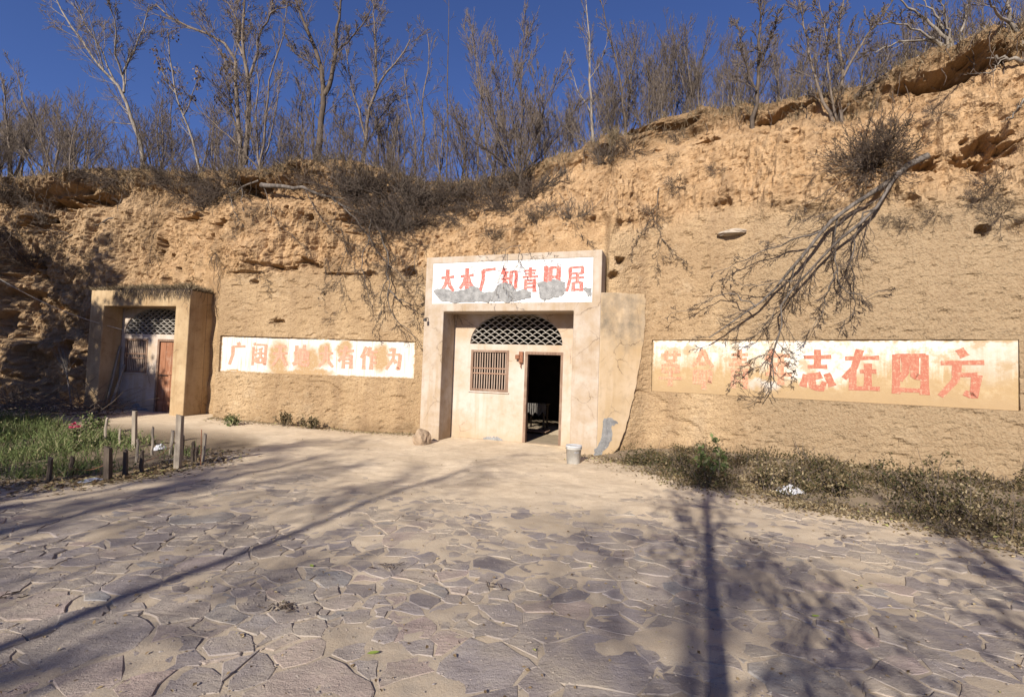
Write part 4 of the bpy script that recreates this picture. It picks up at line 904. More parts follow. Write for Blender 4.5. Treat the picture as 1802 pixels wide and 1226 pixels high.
def crumpled(name, x, y, rx, ry, rz_, seed, mat, label, cat, rot=0):
    n = 26; vs_ = []
    for i in range(n):
        for j in range(n):
            u, v = -1 + 2 * i / (n - 1), -1 + 2 * j / (n - 1); q = max(0, 1 - (u * u + v * v) ** .8 * .8)
            hgt = rz_ * q * (.7 + .7 * abs(float(fbm(u * 1.6 + seed, v * 1.6, 2.0, 4)))) + .012
            k = 1 + .16 * float(perlin(u * 2 + seed, v * 2, 5))
            vs_.append((rx * u * k * (1 - .2 * v * v), ry * v * k * (1 - .2 * u * u), hgt))
    me = MB().add(vs_, [(i * n + j, (i + 1) * n + j, (i + 1) * n + j + 1, i * n + j + 1) for i in range(n - 1) for j in range(n - 1)]).mesh(name)
    o = add_obj(name, me, mat); o.location = (x, y, zg(x, y)); o.rotation_euler = (0, 0, rot); return tag(o, label, cat)
p_ = ground_at(1390, 858, .06); crumpled('plastic_bag', p_[0], p_[1], .20, .15, .10, 4, M['bag'], 'crumpled white plastic bag lying in the dry weeds under right slogan', 'bag', .3)
p_ = ground_at(281, 783, .1); crumpled('plastic_bag', p_[0], p_[1], .10, .08, .09, 14, M['bag'], 'small crumpled white plastic bag between the garden stakes', 'bag', .8)
p_ = ground_at(161, 838, .05)
sc = crumpled('plastic_scrap', p_[0], p_[1], .13, .05, .04, 24, M['bag'], 'long pale plastic scrap lying in shade before the garden fence', 'litter', .9)

# ------------------------------------------------------------------ vegetation: materials
def mat_bark(name, c0, c1):
    t = NT(name); p = t.obj(); a = t.noise(t.mapv(p, (18, 18, 5)), 1.0, 5, .65); r = t.rnd()
    c = t.mix(t.ramp(a, [(.35, 0.0), (.65, 1.0)]), c0, c1); t.bump(a, .5, .01); return t.done(c, .9)
M['bark'] = mat_bark('grey_brown_bark', (0.085, 0.065, 0.05), (0.20, 0.16, 0.125))
M['bark_pale'] = mat_bark('pale_bark', (0.13, 0.108, 0.088), (0.26, 0.225, 0.185))
M['bark_dark'] = mat_bark('dark_bark', (0.055, 0.042, 0.033), (0.12, 0.092, 0.07))
M['twig'] = mat_bark('brown_twigs', (0.085, 0.066, 0.053), (0.175, 0.14, 0.112))
M['twig_dark'] = mat_bark('dark_twigs', (0.062, 0.046, 0.036), (0.125, 0.095, 0.074))
M['deadwood'] = mat_bark('dead_grey_wood', (0.06, 0.05, 0.042), (0.17, 0.145, 0.125))
def mat_leaf(name, stops, trans=0.25):
    t = NT(name); tint = t.attr('tint'); c = t.ramp(tint, stops)
    t.put(t.b.inputs['Base Color'], c); t.b.inputs['Roughness'].default_value = .7
    d = t.n('ShaderNodeBsdfTranslucent'); t.put(d.inputs[0], c); m = t.n('ShaderNodeMixShader'); m.inputs[0].default_value = trans
    t.t.links.new(t.b.outputs[0], m.inputs[1]); t.t.links.new(d.outputs[0], m.inputs[2]); t.t.links.new(m.outputs[0], t.t.nodes['Material Output'].inputs[0])
    return t.m
M['weed'] = mat_leaf('dull_weed_leaves', [(0.0, (0.045, 0.048, 0.020)), (.25, (0.075, 0.066, 0.028)), (.5, (0.11, 0.08, 0.04)), (.72, (0.19, 0.14, 0.078)), (.88, (0.28, 0.22, 0.13)), (1.0, (0.38, 0.31, 0.19))])
M['grass'] = mat_leaf('green_grass_blades', [(0.0, (0.06, 0.085, 0.03)), (.4, (0.125, 0.165, 0.058)), (.7, (0.21, 0.24, 0.10)), (.85, (0.27, 0.25, 0.13)), (1.0, (0.40, 0.34, 0.21))], .35)
M['straw'] = mat_leaf('dry_grass_blades', [(0.0, (0.09, 0.066, 0.038)), (.5, (0.19, 0.142, 0.085)), (1.0, (0.33, 0.26, 0.165))], .2)
M['dryleaf'] = mat_leaf('withered_leaves', [(0.0, (0.055, 0.036, 0.024)), (.6, (0.13, 0.085, 0.05)), (1.0, (0.24, 0.17, 0.10))], .2)
M['ever'] = mat_leaf('evergreen_leaves', [(0.0, (0.02, 0.035, 0.012)), (1.0, (0.05, 0.075, 0.025))], .1)
M['litter'] = mat_leaf('fallen_leaves', [(0.0, (0.10, 0.065, 0.035)), (.5, (0.22, 0.155, 0.085)), (.85, (0.40, 0.31, 0.17)), (1.0, (0.30, 0.30, 0.10))], .1)
M['freshleaf'] = mat_leaf('fresh_green_leaf', [(0.0, (0.10, 0.17, 0.03)), (1.0, (0.30, 0.38, 0.08))], .3)
M['petal'] = mat_plain('pink_petals', (0.55, 0.10, 0.17), .3, 30, .7, .2, 0)

# ------------------------------------------------------------------ vegetation: builders
class Br:
    """a bundle of tapering branches; mesh(lo, hi) makes one mesh of the levels lo..hi"""
    def __init__(s): s.b = []
    def add(s, lev, pts, r): s.b.append((lev, np.asarray(pts, float), np.asarray(r, float)))
    def mesh(s, name, lo, hi, mat, thin=3):
        groups = {}
        for lev, p, r in s.b:
            if lo <= lev <= hi: groups.setdefault((len(p), 8 if r[0] > .05 else (5 if r[0] > .016 else thin)), []).append((p, r))
        V, F, n0 = [], [], 0
        for (n, k), L in groups.items():
            P = np.stack([a for a, b in L]); Rd = np.stack([b for a, b in L]); m = len(L)
            T = np.gradient(P, axis=1); T /= np.linalg.norm(T, axis=2, keepdims=True) + 1e-9
            ref = np.where(np.abs(T[:, :1, 2:3]) > .85, np.array([[[1., .2, 0]]]), np.array([[[.1, .2, 1.]]])); A = np.cross(T, np.broadcast_to(ref, T.shape)); A /= np.linalg.norm(A, axis=2, keepdims=True) + 1e-9; B = np.cross(T, A)
            an = 2 * np.pi * np.arange(k) / k
            W = P[:, :, None, :] + Rd[:, :, None, None] * (A[:, :, None, :] * np.cos(an)[None, None, :, None] + B[:, :, None, :] * np.sin(an)[None, None, :, None])
            idx = np.arange(m * n * k).reshape(m, n, k) + n0
            F.append(np.stack([idx[:, :-1], np.roll(idx, -1, 2)[:, :-1], np.roll(idx, -1, 2)[:, 1:], idx[:, 1:]], -1).reshape(-1, 4))
            V.append(W.reshape(-1, 3)); n0 += m * n * k
        me = fast_mesh(name, np.concatenate(V), [np.concatenate(F)], smooth=True); me.materials.append(mat); return me
def unit(v): return v / (np.linalg.norm(v) + 1e-9)
def grow(br, r_, p, d, L, rad, lev, P):
    n = 6 if lev == 0 else (5 if lev == 1 else 4)
    pts = [p]; rs = [rad]; d = unit(d)
    for i in range(1, n):
        d = unit(d + r_.normal(0, P['crook'], 3) + np.array([0, 0, P['up'][min(lev, len(P['up']) - 1)]])); p = p + d * L / (n - 1); pts.append(p); rs.append(max(rad * (1 - .68 * i / (n - 1)), P['rmin'] * .7))
    br.add(lev, pts, rs); children(br, r_, np.array(pts), np.array(rs), L, lev, P)
def children(br, r_, pts, rs, L, lev, P, lo=None):
    if lev >= len(P['n']): return
    cnt = int(P['n'][lev] * r_.uniform(.75, 1.25) + .5); n = len(pts); lo = P['lo'][min(lev, len(P['lo']) - 1)] if lo is None else lo
    for k in range(cnt):
        f = lo + (1 - lo) * (k + r_.uniform(0, 1)) / cnt; x = f * (n - 1); i = min(int(x), n - 2); q = pts[i] + (pts[i + 1] - pts[i]) * (x - i)
        t = unit(pts[i + 1] - pts[i]); a = r_.normal(P['ang'], .16); side = unit(np.cross(t, unit(r_.normal(0, 1, 3)))); dd = t * math.cos(a) + side * math.sin(a)
        ll = L * P['lr'][min(lev, len(P['lr']) - 1)] * r_.uniform(.6, 1.25) * (1.15 - .55 * f); rr = max(min(rs[i] * .6, P['rk'] * ll), P['rmin'])
        grow(br, r_, q, dd, ll, rr, lev + 1, P)
BASE = dict(crook=.10, up=[.06, .10, .08, .05], n=[10, 7, 4], lo=[.3, .2, .2], ang=.62, lr=[.48, .5, .5], rk=.012, rmin=.0062)
def prm(**k): q = dict(BASE); q.update(k); return q
def leaf_quads(P, size, r_, hang=False, tint=None):
    """one folded diamond per point"""
    n = len(P); s = r_.uniform(*size, n)[:, None]; a = r_.normal(0, 1, (n, 3)); 
    if hang: a[:, 2] = -np.abs(a[:, 2]) - 1.0
    a /= np.linalg.norm(a, axis=1)[:, None]; b = np.cross(a, r_.normal(0, 1, (n, 3))); b /= np.linalg.norm(b, axis=1)[:, None] + 1e-9; c = np.cross(a, b)
    V = np.stack([P, P + a * s * .5 + b * s * .30 + c * s * .06, P + a * s, P + a * s * .5 - b * s * .30 + c * s * .06], 1).reshape(-1, 3)
    i = np.arange(n)[:, None] * 4; F = np.concatenate([i + np.array([[0, 1, 2]]), i + np.array([[0, 2, 3]])])
    t = r_.uniform(0, 1, n) if tint is None else tint
    return V, F, np.repeat(t, 4)
def leaf_mesh(name, P, size, r_, mat, hang=False, tint=None):
    V, F, t = leaf_quads(np.asarray(P, float), size, r_, hang, tint); me = fast_mesh(name, V, [F]); point_attr(me, 'tint', t); me.materials.append(mat); return me
def blades(name, P, hmin, hmax, w, r_, mat, lean=.35, tint=None, up=1.0, hs=None):
    P = np.asarray(P, float); n = len(P); h = r_.uniform(hmin, hmax, n)[:, None] if hs is None else hs[:, None]; d = np.concatenate([r_.normal(0, lean, (n, 2)), np.full((n, 1), up)], 1); d /= np.linalg.norm(d, axis=1)[:, None]
    s = np.cross(d, r_.normal(0, 1, (n, 3))); s /= np.linalg.norm(s, axis=1)[:, None] + 1e-9; s *= w * r_.uniform(.6, 1.3, (n, 1)); bend = np.concatenate([r_.normal(0, .22, (n, 2)), np.full((n, 1), -.12)], 1) * h
    m = P + d * h * .55 + bend * .25; e = P + d * h + bend
    V = np.stack([P - s, P + s, m + s * .7, m - s * .7, e], 1).reshape(-1, 3); i = np.arange(n)[:, None] * 5
    me = fast_mesh(name, V, [i + np.array([[0, 1, 2, 3]]), i + np.array([[3, 2, 4]])]); point_attr(me, 'tint', np.repeat(r_.uniform(0, 1, n) if tint is None else tint, 5)); me.materials.append(mat); return me

def tree_obj(name, br, bark, twig, base, label, group=None, cat='tree', split=1, leaves=None):
    base = np.asarray(base, float)
    e = empty(name, tuple(base)); tag(e, label, cat, group)
    b2 = Br(); b2.b = [(l, p - base, r) for l, p, r in br.b]
    add_obj('trunk', b2.mesh('trunk', 0, split, bark), None, e)
    if any(l > split for l, p, r in br.b): add_obj('crown', b2.mesh('crown', split + 1, 9, twig), None, e)
    if leaves is not None:
        P, size = leaves; add_obj('withered_leaves', leaf_mesh('withered_leaves', np.asarray(P) - base, size, np.random.default_rng(len(P)), M['dryleaf'], True), None, e)
    return e
def lip_Y(px):
    i = int(np.argmin(np.abs(_px[i0:i1] - px))) + i0; return _ty[i]
def guide_tree(name, label, guides, back, P, seed, bark='bark', twig='twig', rads=None, wob=.5, leafy=0, depth=None, foot=True, group=None):
    r_ = np.random.default_rng(seed); br = Br(); Y0 = lip_Y(guides[0][0][0]) + back if depth is None else depth
    bx_, by_ = at_depth(*guides[0][0], Y0)[:2]; bz = plateau_z(bx_, by_) - .12
    bz = min(bz, at_depth(*guides[0][0], Y0)[2])
    first = None; starts = []
    for gi, g in enumerate(guides):
        drift = r_.normal(0, wob) if gi else r_.normal(0, .15); pts = []
        # a later stem starts at the depth of the earlier point it leaves from
        y_start = Y0
        for q3, q2 in starts:
            if abs(q2[0] - g[0][0]) + abs(q2[1] - g[0][1]) < 14: y_start = q3[1]; break
        for k, (x, y) in enumerate(g): pts.append(at_depth(x, y, y_start + drift * (k / max(1, len(g) - 1)) ** 1.2))
        pts = np.array(pts)
        if gi == 0 and foot: pts = np.concatenate([[[pts[0][0], pts[0][1], bz]], pts]) if pts[0][2] - bz > .05 else pts
        starts += [(p, g[k - (len(pts) - len(g))]) for k, p in enumerate(pts) if k >= len(pts) - len(g)]
        r0 = (rads[gi] if rads else .05) * .82; L = np.linalg.norm(np.diff(pts, axis=0), axis=1).sum()
        # smooth resample with a little crookedness
        cum = np.concatenate([[0], np.cumsum(np.linalg.norm(np.diff(pts, axis=0), axis=1))]); n = 12; u = np.linspace(0, cum[-1], n); pp = np.stack([np.interp(u, cum, pts[:, k]) for k in range(3)], 1); pp[1:-1] += r_.normal(0, .015, (n - 2, 3))
        rr = r0 * (1 - .72 * np.linspace(0, 1, n)); br.add(0, pp, rr); children(br, r_, pp, rr, L * .55, 0, P, lo=.22 if gi == 0 else .12)
    base = br.b[0][1][0]
    lv = None
    if leafy:
        ends = np.array([p[-1] for l, p, r in br.b if l >= 2]); pick = ends[r_.choice(len(ends), min(len(ends), leafy))]; pick = np.repeat(pick, 4, 0) + r_.normal(0, .07, (len(pick) * 4, 3)); lv = (pick, (.05, .10))
    return tree_obj(name, br, M[bark], M[twig], base, label, group, leaves=lv, split=1)

PT = prm(n=[15, 8, 5], lr=[.42, .5, .5])
PS2 = prm(n=[9, 6, 3], ang=.5, lr=[.38, .5, .5], up=[.08, .14, .1])
PB = prm(n=[16, 8, 4], ang=.42, lr=[.5, .5, .5], up=[.1, .18, .14], rmin=.0055)
guide_tree('bare_tree', 'slender forked bare tree leaning left on the bluff edge above the small entrance', [[(252, 299), (249, 256), (229, 206), (218, 163), (202, 144), (171, 113), (136, 58), (109, 23), (95, -10)], [(218, 163), (216, 128), (233, 97), (249, 58), (262, 10)], [(216, 136), (204, 97), (202, 39), (186, -10)], [(202, 144), (190, 118), (171, 74), (132, 16), (115, -10)]], .8, PT, 1, 'bark_pale', 'twig', [.075, .045, .04, .035])
guide_tree('bare_tree', 'tall twin trunked tree with withered leaves and a long crooked side arm', [[(424, 288), (420, 241), (416, 175), (414, 101), (404, 82), (373, 62), (342, 49), (311, 39), (287, 23), (274, 8)], [(431, 290), (437, 218), (439, 136), (427, 97), (429, 39), (431, -20)], [(427, 97), (421, 78), (419, 43), (404, 8), (388, -15)], [(439, 136), (454, 78), (462, 47), (478, 23), (513, 8)], [(420, 241), (408, 200), (400, 150), (396, 100)]], 1.0, PT, 2, 'bark', 'twig', [.085, .10, .05, .05, .035], leafy=140)
guide_tree('bare_tree', 'dark thick trunked bare tree forking into a wide V', [[(561, 280), (565, 218), (571, 167), (567, 128), (552, 78), (532, 35), (522, 5), (515, -20)], [(571, 167), (583, 136), (590, 93), (592, 66), (598, 19), (602, -20)], [(567, 128), (545, 110), (520, 95), (505, 70)], [(590, 93), (615, 70), (640, 40), (655, 10)]], 1.2, PT, 3, 'bark_dark', 'twig', [.12, .085, .035, .035])
guide_tree('bare_tree', 'small pale sapling with clumps of withered leaves beside the twin trunked tree', [[(350, 288), (338, 241), (322, 206), (311, 167), (303, 128), (295, 50)], [(322, 206), (338, 170), (352, 120)], [(311, 167), (290, 140), (280, 100)]], .9, PS2, 4, 'bark_pale', 'twig', [.05, .025, .025], leafy=90)
guide_tree('bare_tree', 'cluster of thin pale stems sprouting from an eroded stump at the bluff edge', [[(457, 297), (466, 233), (472, 148), (501, 58), (505, 5)], [(457, 297), (439, 280), (408, 245), (361, 206), (330, 167)], [(457, 295), (452, 260), (451, 218), (453, 148), (453, 58)], [(459, 295), (480, 230), (488, 170), (497, 110)], [(457, 295), (445, 250), (430, 190)]], .15, PS2, 5, 'bark', 'twig', [.04, .032, .035, .03, .025])
guide_tree('bare_tree', 'spreading grey tree with ascending side limbs right of the dark V tree', [[(637, 292), (643, 241), (649, 194), (661, 155), (684, 120), (700, 109), (722, 70)], [(661, 155), (661, 97), (657, 23), (655, -10)], [(643, 241), (630, 190), (618, 148), (606, 78)], [(640, 265), (665, 215), (690, 180), (712, 165)], [(640, 270), (600, 225), (585, 190)]], 1.1, PT, 6, 'bark', 'twig', [.07, .05, .04, .035, .03])
guide_tree('bare_tree', 'very straight thin sapling rising above the thicket over the sign', [[(786, 305), (788, 179), (790, 72), (790, -10)]], 1.6, prm(n=[9, 3], lr=[.16, .5], ang=.8), 7, 'bark_dark', 'twig', [.035])
guide_tree('bare_tree', 'pair of slim dark stems with upright twigs left of the fan shaped tree', [[(732, 303), (729, 233), (718, 179), (712, 120)], [(747, 303), (743, 179), (755, 115), (752, 60)]], 1.2, PS2, 8, 'bark', 'twig', [.04, .04])
guide_tree('bare_tree', 'crooked grey stem tree behind the fan shaped tree', [[(840, 300), (843, 223), (847, 179), (840, 129), (833, 79)], [(858, 298), (852, 215), (847, 151), (836, 90), (828, 60)]], 1.6, PS2, 9, 'bark', 'twig', [.045, .04])
guide_tree('bare_tree', 'fan shaped tree with many upright stems rooted above the sign', [[(914, 442), (918, 377), (915, 323), (913, 309)], [(913, 309), (897, 280), (869, 230), (847, 154), (836, 93), (832, 60)], [(913, 309), (894, 251), (883, 172), (869, 93)], [(913, 309), (915, 251), (919, 143), (921, 36)], [(913, 309), (933, 269), (958, 194), (991, 122)], [(913, 309), (904, 269), (901, 179), (919, 90), (932, 70)], [(913, 309), (940, 285), (985, 240), (1015, 190)], [(917, 350), (945, 332), (969, 319), (991, 305)], [(913, 309), (880, 280), (835, 250), (800, 205)], [(915, 323), (925, 270), (940, 200), (948, 130)], [(917, 365), (890, 330), (860, 315)]], 0, PB, 10, 'bark_dark', 'twig', [.055] + [.024] * 10, depth=12.0, wob=.9)
guide_tree('bare_tree', 'straight pale barked young tree standing where the bluff begins to climb', [[(1044, 262), (1041, 201), (1037, 143), (1037, 72), (1034, 18), (1030, -15)], [(1041, 201), (1012, 150), (995, 90)], [(1037, 143), (1060, 100), (1072, 60)], [(1044, 258), (1015, 243), (990, 215)]], .5, PS2, 11, 'bark_pale', 'twig', [.055, .02, .02, .022])
guide_tree('bare_tree', 'thin dark tree leaning left beside the pale young tree', [[(1100, 230), (1095, 161), (1084, 108), (1070, 54), (1055, -5)], [(1095, 161), (1115, 110), (1120, 50)]], .9, PS2, 12, 'bark_dark', 'twig', [.045, .025])
guide_tree('bare_tree', 'upright dark tree rooted on the slope over the right slogan', [[(1324, 232), (1330, 195), (1334, 136), (1336, 58), (1338, -15)], [(1334, 136), (1350, 80), (1372, 20)], [(1332, 160), (1310, 110), (1296, 40)]], -.5, PT, 13, 'bark_dark', 'twig', [.06, .03, .03])
guide_tree('bare_tree', 'several crooked stems spreading widely from the slope above the round dry bush', [[(1480, 222), (1478, 156), (1480, 97), (1476, 39), (1486, -10)], [(1480, 150), (1493, 109), (1529, 62), (1575, -5)], [(1468, 222), (1443, 164), (1427, 109), (1412, 31), (1405, -10)], [(1474, 215), (1458, 150), (1455, 70), (1440, -5)], [(1480, 200), (1505, 168), (1540, 140), (1565, 95)]], -.4, PT, 14, 'bark', 'twig', [.05, .035, .04, .03, .025])
guide_tree('bare_tree', 'fan of long arching pale branches leaning left from the high bluff crest', [[(1675, 92), (1638, 72), (1587, 72), (1540, 93)], [(1675, 92), (1669, 74), (1641, 39), (1606, 19), (1579, -5)], [(1677, 90), (1653, 35), (1618, -5)], [(1678, 90), (1684, 82), (1700, 31), (1708, -5)], [(1680, 90), (1665, 40), (1655, -5)], [(1672, 92), (1620, 55), (1570, 40), (1530, 45)]], .4, prm(n=[11, 6, 3], ang=.5, lr=[.36, .5, .5]), 15, 'bark_pale', 'twig', [.04, .045, .035, .035, .03, .03])
guide_tree('bare_tree', 'bent bare trunk at the very top of the bluff crest', [[(1800, 80), (1790, 60), (1776, 39), (1772, 16), (1778, -20)], [(1776, 39), (1750, 20), (1735, -15)]], -.2, PS2, 16, 'bark_pale', 'twig', [.055, .03])
guide_tree('bare_tree', 'old leaning brushwood tree with many raking stems at the low bluff end', [[(60, 305), (50, 280), (20, 245), (-20, 215)], [(75, 300), (40, 255), (5, 225)], [(90, 298), (70, 240), (40, 180), (30, 130)], [(20, 310), (18, 270), (10, 200), (5, 140)], [(95, 298), (110, 240), (100, 190)]], .8, PB, 17, 'bark', 'twig', [.045, .04, .045, .05, .035])

# filler growth behind the edge: a few kinds, each plant a copy placed on the plateau
def proto(kind, seed):
    r_ = np.random.default_rng(seed); br = Br()
    if kind == 'brush':                                   # dense, fine, ascending
        for k in range(7):
            d = np.array([r_.normal(0, .28), r_.normal(0, .28), 1]); grow(br, r_, np.array([r_.normal(0, .12), r_.normal(0, .12), -.15]), d, r_.uniform(2.6, 3.8), .034, 0, prm(n=[11, 6, 4], ang=.45, lr=[.42, .5, .55], up=[.05, .15, .15], crook=.08, rmin=.0055))
    elif kind == 'sapling':
        for k in range(3): grow(br, r_, np.array([r_.normal(0, .25), r_.normal(0, .25), -.15]), np.array([r_.normal(0, .12), r_.normal(0, .12), 1]), r_.uniform(3.0, 4.6), .036, 0, prm(n=[13, 5, 3], ang=.55, lr=[.30, .5, .5], up=[.05, .12]))
    else:                                                 # thicket of low stems
        for k in range(14): grow(br, r_, np.array([r_.normal(0, .4), r_.normal(0, .4), -.15]), np.array([r_.normal(0, .35), r_.normal(0, .35), 1]), r_.uniform(1.0, 2.3), .016, 0, prm(n=[8, 5], ang=.5, lr=[.42, .5], crook=.14))
    e = empty('proto', (0, 0, -50)); add_obj('trunk', br.mesh('trunk', 0, 0, M['bark_dark' if seed % 2 else 'bark']), None, e); add_obj('crown', br.mesh('crown', 1, 9, M['twig']), None, e); return e
kinds = {'brush': [proto('brush', 31), proto('brush', 32), proto('brush', 33)], 'sapling': [proto('sapling', 41), proto('sapling', 42)], 'thicket': [proto('thicket', 51), proto('thicket', 52), proto('thicket', 53)]}
info = {'brush': ('bushy_tree', 'dense fine twigged bare tree', 'tree', 'fine twigged trees behind the bluff edge'),
        'sapling': ('sapling', 'clump of thin bare saplings', 'sapling', 'thin saplings behind the bluff edge'),
        'thicket': ('thicket_shrub', 'low leafless thicket shrub', 'shrub', 'leafless shrubs behind the bluff edge')}
pr = random.Random(5)
ZONES = [(200, 'by the leaning brushwood at the low bluff end'), (400, 'over the small entrance'), (520, 'near the twin trunked tree'), (620, 'by the dark V tree'), (760, 'over the end of left slogan'), (1000, 'around the fan shaped tree'), (1120, 'by the pale young tree'), (1400, 'over the start of right slogan'), (1600, 'around the round dry bush'), (9999, 'below the high crest')]
def zone(px): return next(t for a, t in ZONES if px < a)
def plant(kind, px, back, scale, ptop=None):
    Y = lip_Y(px) + back; p = at_depth(px, 300, Y); X = p[0]; z = plateau_z(X, Y)
    if ptop is not None:
        hh = at_depth(px, ptop, Y)[2] - z; full = {'brush': 4.6, 'sapling': 4.4, 'thicket': 2.4}[kind]; scale = max(.45, hh / full)
    o = copy_tree(pr.choice(kinds[kind])); nm, lab, cat, grp = info[kind]; o.name = nm; tag(o, lab + ' ' + zone(px), cat, grp); o.location = (X, Y, z - .05); o.rotation_euler = (pr.uniform(-.06, .06), pr.uniform(-.06, .06), pr.uniform(0, 6.28)); o.scale = (scale * pr.uniform(.9, 1.1),) * 2 + (scale,)
    return o
for px, top, back in ((-60, 130, 3), (-10, 150, 2), (30, 120, 3.2), (90, 150, 2.4), (150, 165, 2.8), (-120, 120, 2.6), (275, 175, 3.0), (385, 170, 3.2), (690, 175, 2.6), (900, 100, 3.2), (960, 115, 3.4), (1095, 60, 3.0), (1140, 40, 2.4), (1180, 15, 2.0), (1235, 15, 1.8), (1290, 40, 2.6), (1385, 50, 2.0), (1560, 40, 2.0), (1640, 0, 2.4), (1880, -60, 1.5)): plant('brush', px, back, 1, top)
for px, top, back in ((290, 110, 1.4), (375, 130, 1.8), (505, 150, 1.2), (540, 90, 2.2), (610, 140, 1.6), (675, 110, 1.8), (705, 150, 1.0), (765, 120, 1.5), (810, 140, 1.2), (870, 150, 2.0), (1010, 110, 2.4), (1075, 120, 1.2), (1155, 90, .9), (1275, 80, .8), (1365, 60, .9), (1520, 30, 1.2), (1600, 10, 1.0), (1725, -30, .8), (1310, 30, 1.6), (1440, 40, .9)): plant('sapling', px, back, 1, top)
for k in range(34):
    px = -90 + 2000 * (k + pr.uniform(-.4, .4)) / 34; plant('thicket', px, pr.uniform(.25, 1.8), pr.uniform(.55, 1.05) * (1.0 if px < 1100 else .6))
for L_ in kinds.values():
    for e in L_:
        for c in list(e.children): bpy.data.objects.remove(c)
        bpy.data.objects.remove(e)

# ------------------------------------------------------------------ dead trees hanging down the face
def hang_tree(name, label, guides, rads, P, seed, bark='deadwood', twig='twig_dark', off=(.25, .5), cat='tree', front=None):
    r_ = np.random.default_rng(seed); br = Br(); cache = {}
    for gi, g in enumerate(guides):
        pts = []
        for k, (x, y) in enumerate(g):
            key = (x, y)
            if key not in cache:
                h_ = wall_hit(x, y) if front is None else front(x, y); dv = CAM - h_; o_ = r_.uniform(*off) * (.25 if (gi == 0 and k == 0) else 1); cache[key] = h_ + unit(dv) * o_
            pts.append(cache[key])
        pts = np.array(pts); cum = np.concatenate([[0], np.cumsum(np.linalg.norm(np.diff(pts, axis=0), axis=1))]); n = 14; u = np.linspace(0, cum[-1], n)
        pp = np.stack([np.interp(u, cum, np.convolve(np.pad(pts[:, k], 0), [1], 'same')) for k in range(3)], 1); pp[1:-1] += r_.normal(0, .02, (n - 2, 3))
        rr = rads[gi] * (1 - .8 * np.linspace(0, 1, n) ** .7); br.add(0, pp, rr); children(br, r_, pp, rr, cum[-1] * .5, 0, P, lo=.25 if gi == 0 else .1)
    return tree_obj(name, br, M[bark], M[twig], br.b[0][1][0], label, cat=cat, split=0)
PH = prm(n=[12, 6, 3], ang=.55, lr=[.34, .5, .5], up=[-.10, -.06, -.02], crook=.17, rmin=.0045)
hang_tree('fallen_tree', 'uprooted dead tree hanging head down over the wall above the right slogan',
    [[(1632, 274), (1579, 304), (1548, 333), (1505, 357), (1474, 380), (1443, 407), (1419, 446), (1396, 470), (1365, 505), (1330, 540), (1310, 555), (1271, 575), (1248, 594)],
     [(1579, 304), (1563, 333), (1540, 368), (1490, 411), (1454, 446), (1412, 493), (1380, 528), (1373, 571), (1365, 598), (1361, 638), (1359, 673), (1345, 700)],
     [(1474, 380), (1466, 435), (1474, 474), (1482, 509), (1521, 520), (1567, 513)], [(1540, 368), (1521, 376), (1505, 415), (1495, 454), (1507, 509), (1505, 536), (1478, 587)],
     [(1330, 540), (1295, 519), (1271, 517), (1232, 540), (1178, 552)], [(1474, 474), (1462, 505), (1439, 559), (1423, 591)], [(1443, 407), (1400, 425), (1350, 440), (1300, 460), (1255, 480)], [(1361, 615), (1349, 618), (1310, 642), (1287, 677)], [(1412, 493), (1370, 495), (1320, 500), (1270, 490)], [(1365, 598), (1390, 625), (1405, 670)], [(1396, 470), (1385, 520), (1340, 580), (1300, 612)]],
    [.054, .036, .018, .019, .016, .015, .018, .010, .015, .009, .015], PH, 61, off=(.15, .35))
hang_tree('fallen_tree', 'dead branchy tree lying across the bluff with roots hanging toward the left slogan',
    [[(461, 326), (494, 328), (538, 335), (580, 346), (605, 365), (652, 382)], [(652, 382), (669, 415), (683, 451), (684, 482), (683, 509), (684, 545), (696, 568), (721, 579), (732, 598)], [(652, 382), (651, 415), (638, 443), (637, 465), (645, 500), (655, 540)], [(683, 509), (702, 526), (721, 532), (727, 543), (746, 557)],
     [(684, 482), (668, 520), (672, 545), (655, 590)], [(605, 365), (640, 400), (660, 440), (690, 470), (715, 490), (745, 503)], [(580, 346), (630, 350), (690, 360), (750, 370)], [(684, 470), (700, 450), (720, 470)], [(538, 335), (560, 380), (600, 420), (640, 445)], [(461, 326), (480, 380), (510, 410), (540, 440)]],
    [.07, .028, .022, .018, .016, .02, .024, .012, .015, .014], prm(n=[12, 6, 3], ang=.6, lr=[.34, .5, .5], up=[-.05, -.04, 0], crook=.2, rmin=.0042), 62, off=(.12, .3))
hang_tree('dead_branch', 'broken bare branch slanting across the shaded face above small entrance', [[(236, 366), (205, 380), (165, 398), (130, 412), (95, 432)], [(165, 398), (140, 425), (120, 460)], [(205, 380), (215, 340), (200, 320)], [(130, 412), (80, 405), (40, 410)]], [.035, .014, .012, .012], PH, 63, off=(.15, .3), cat='branch')
hang_tree('dead_branch', 'forked grey root jutting from the hollow below the stump', [[(455, 318), (425, 330), (405, 345), (385, 362), (360, 380)], [(405, 345), (412, 375), (430, 400)], [(425, 330), (430, 370), (437, 400), (438, 450)]], [.03, .018, .016], PH, 64, off=(.1, .25), cat='branch')
hang_tree('dead_branch', 'bare pale branch reaching over the crumbled crest at the far right', [[(1802, 107), (1760, 102), (1725, 97)], [(1770, 103), (1740, 128), (1690, 130)], [(1802, 180), (1790, 195), (1760, 215)]], [.04, .012, .02], prm(n=[5, 3], up=[0, 0], lr=[.3, .5]), 65, bark='bark_pale', off=(.1, .3), cat='branch')

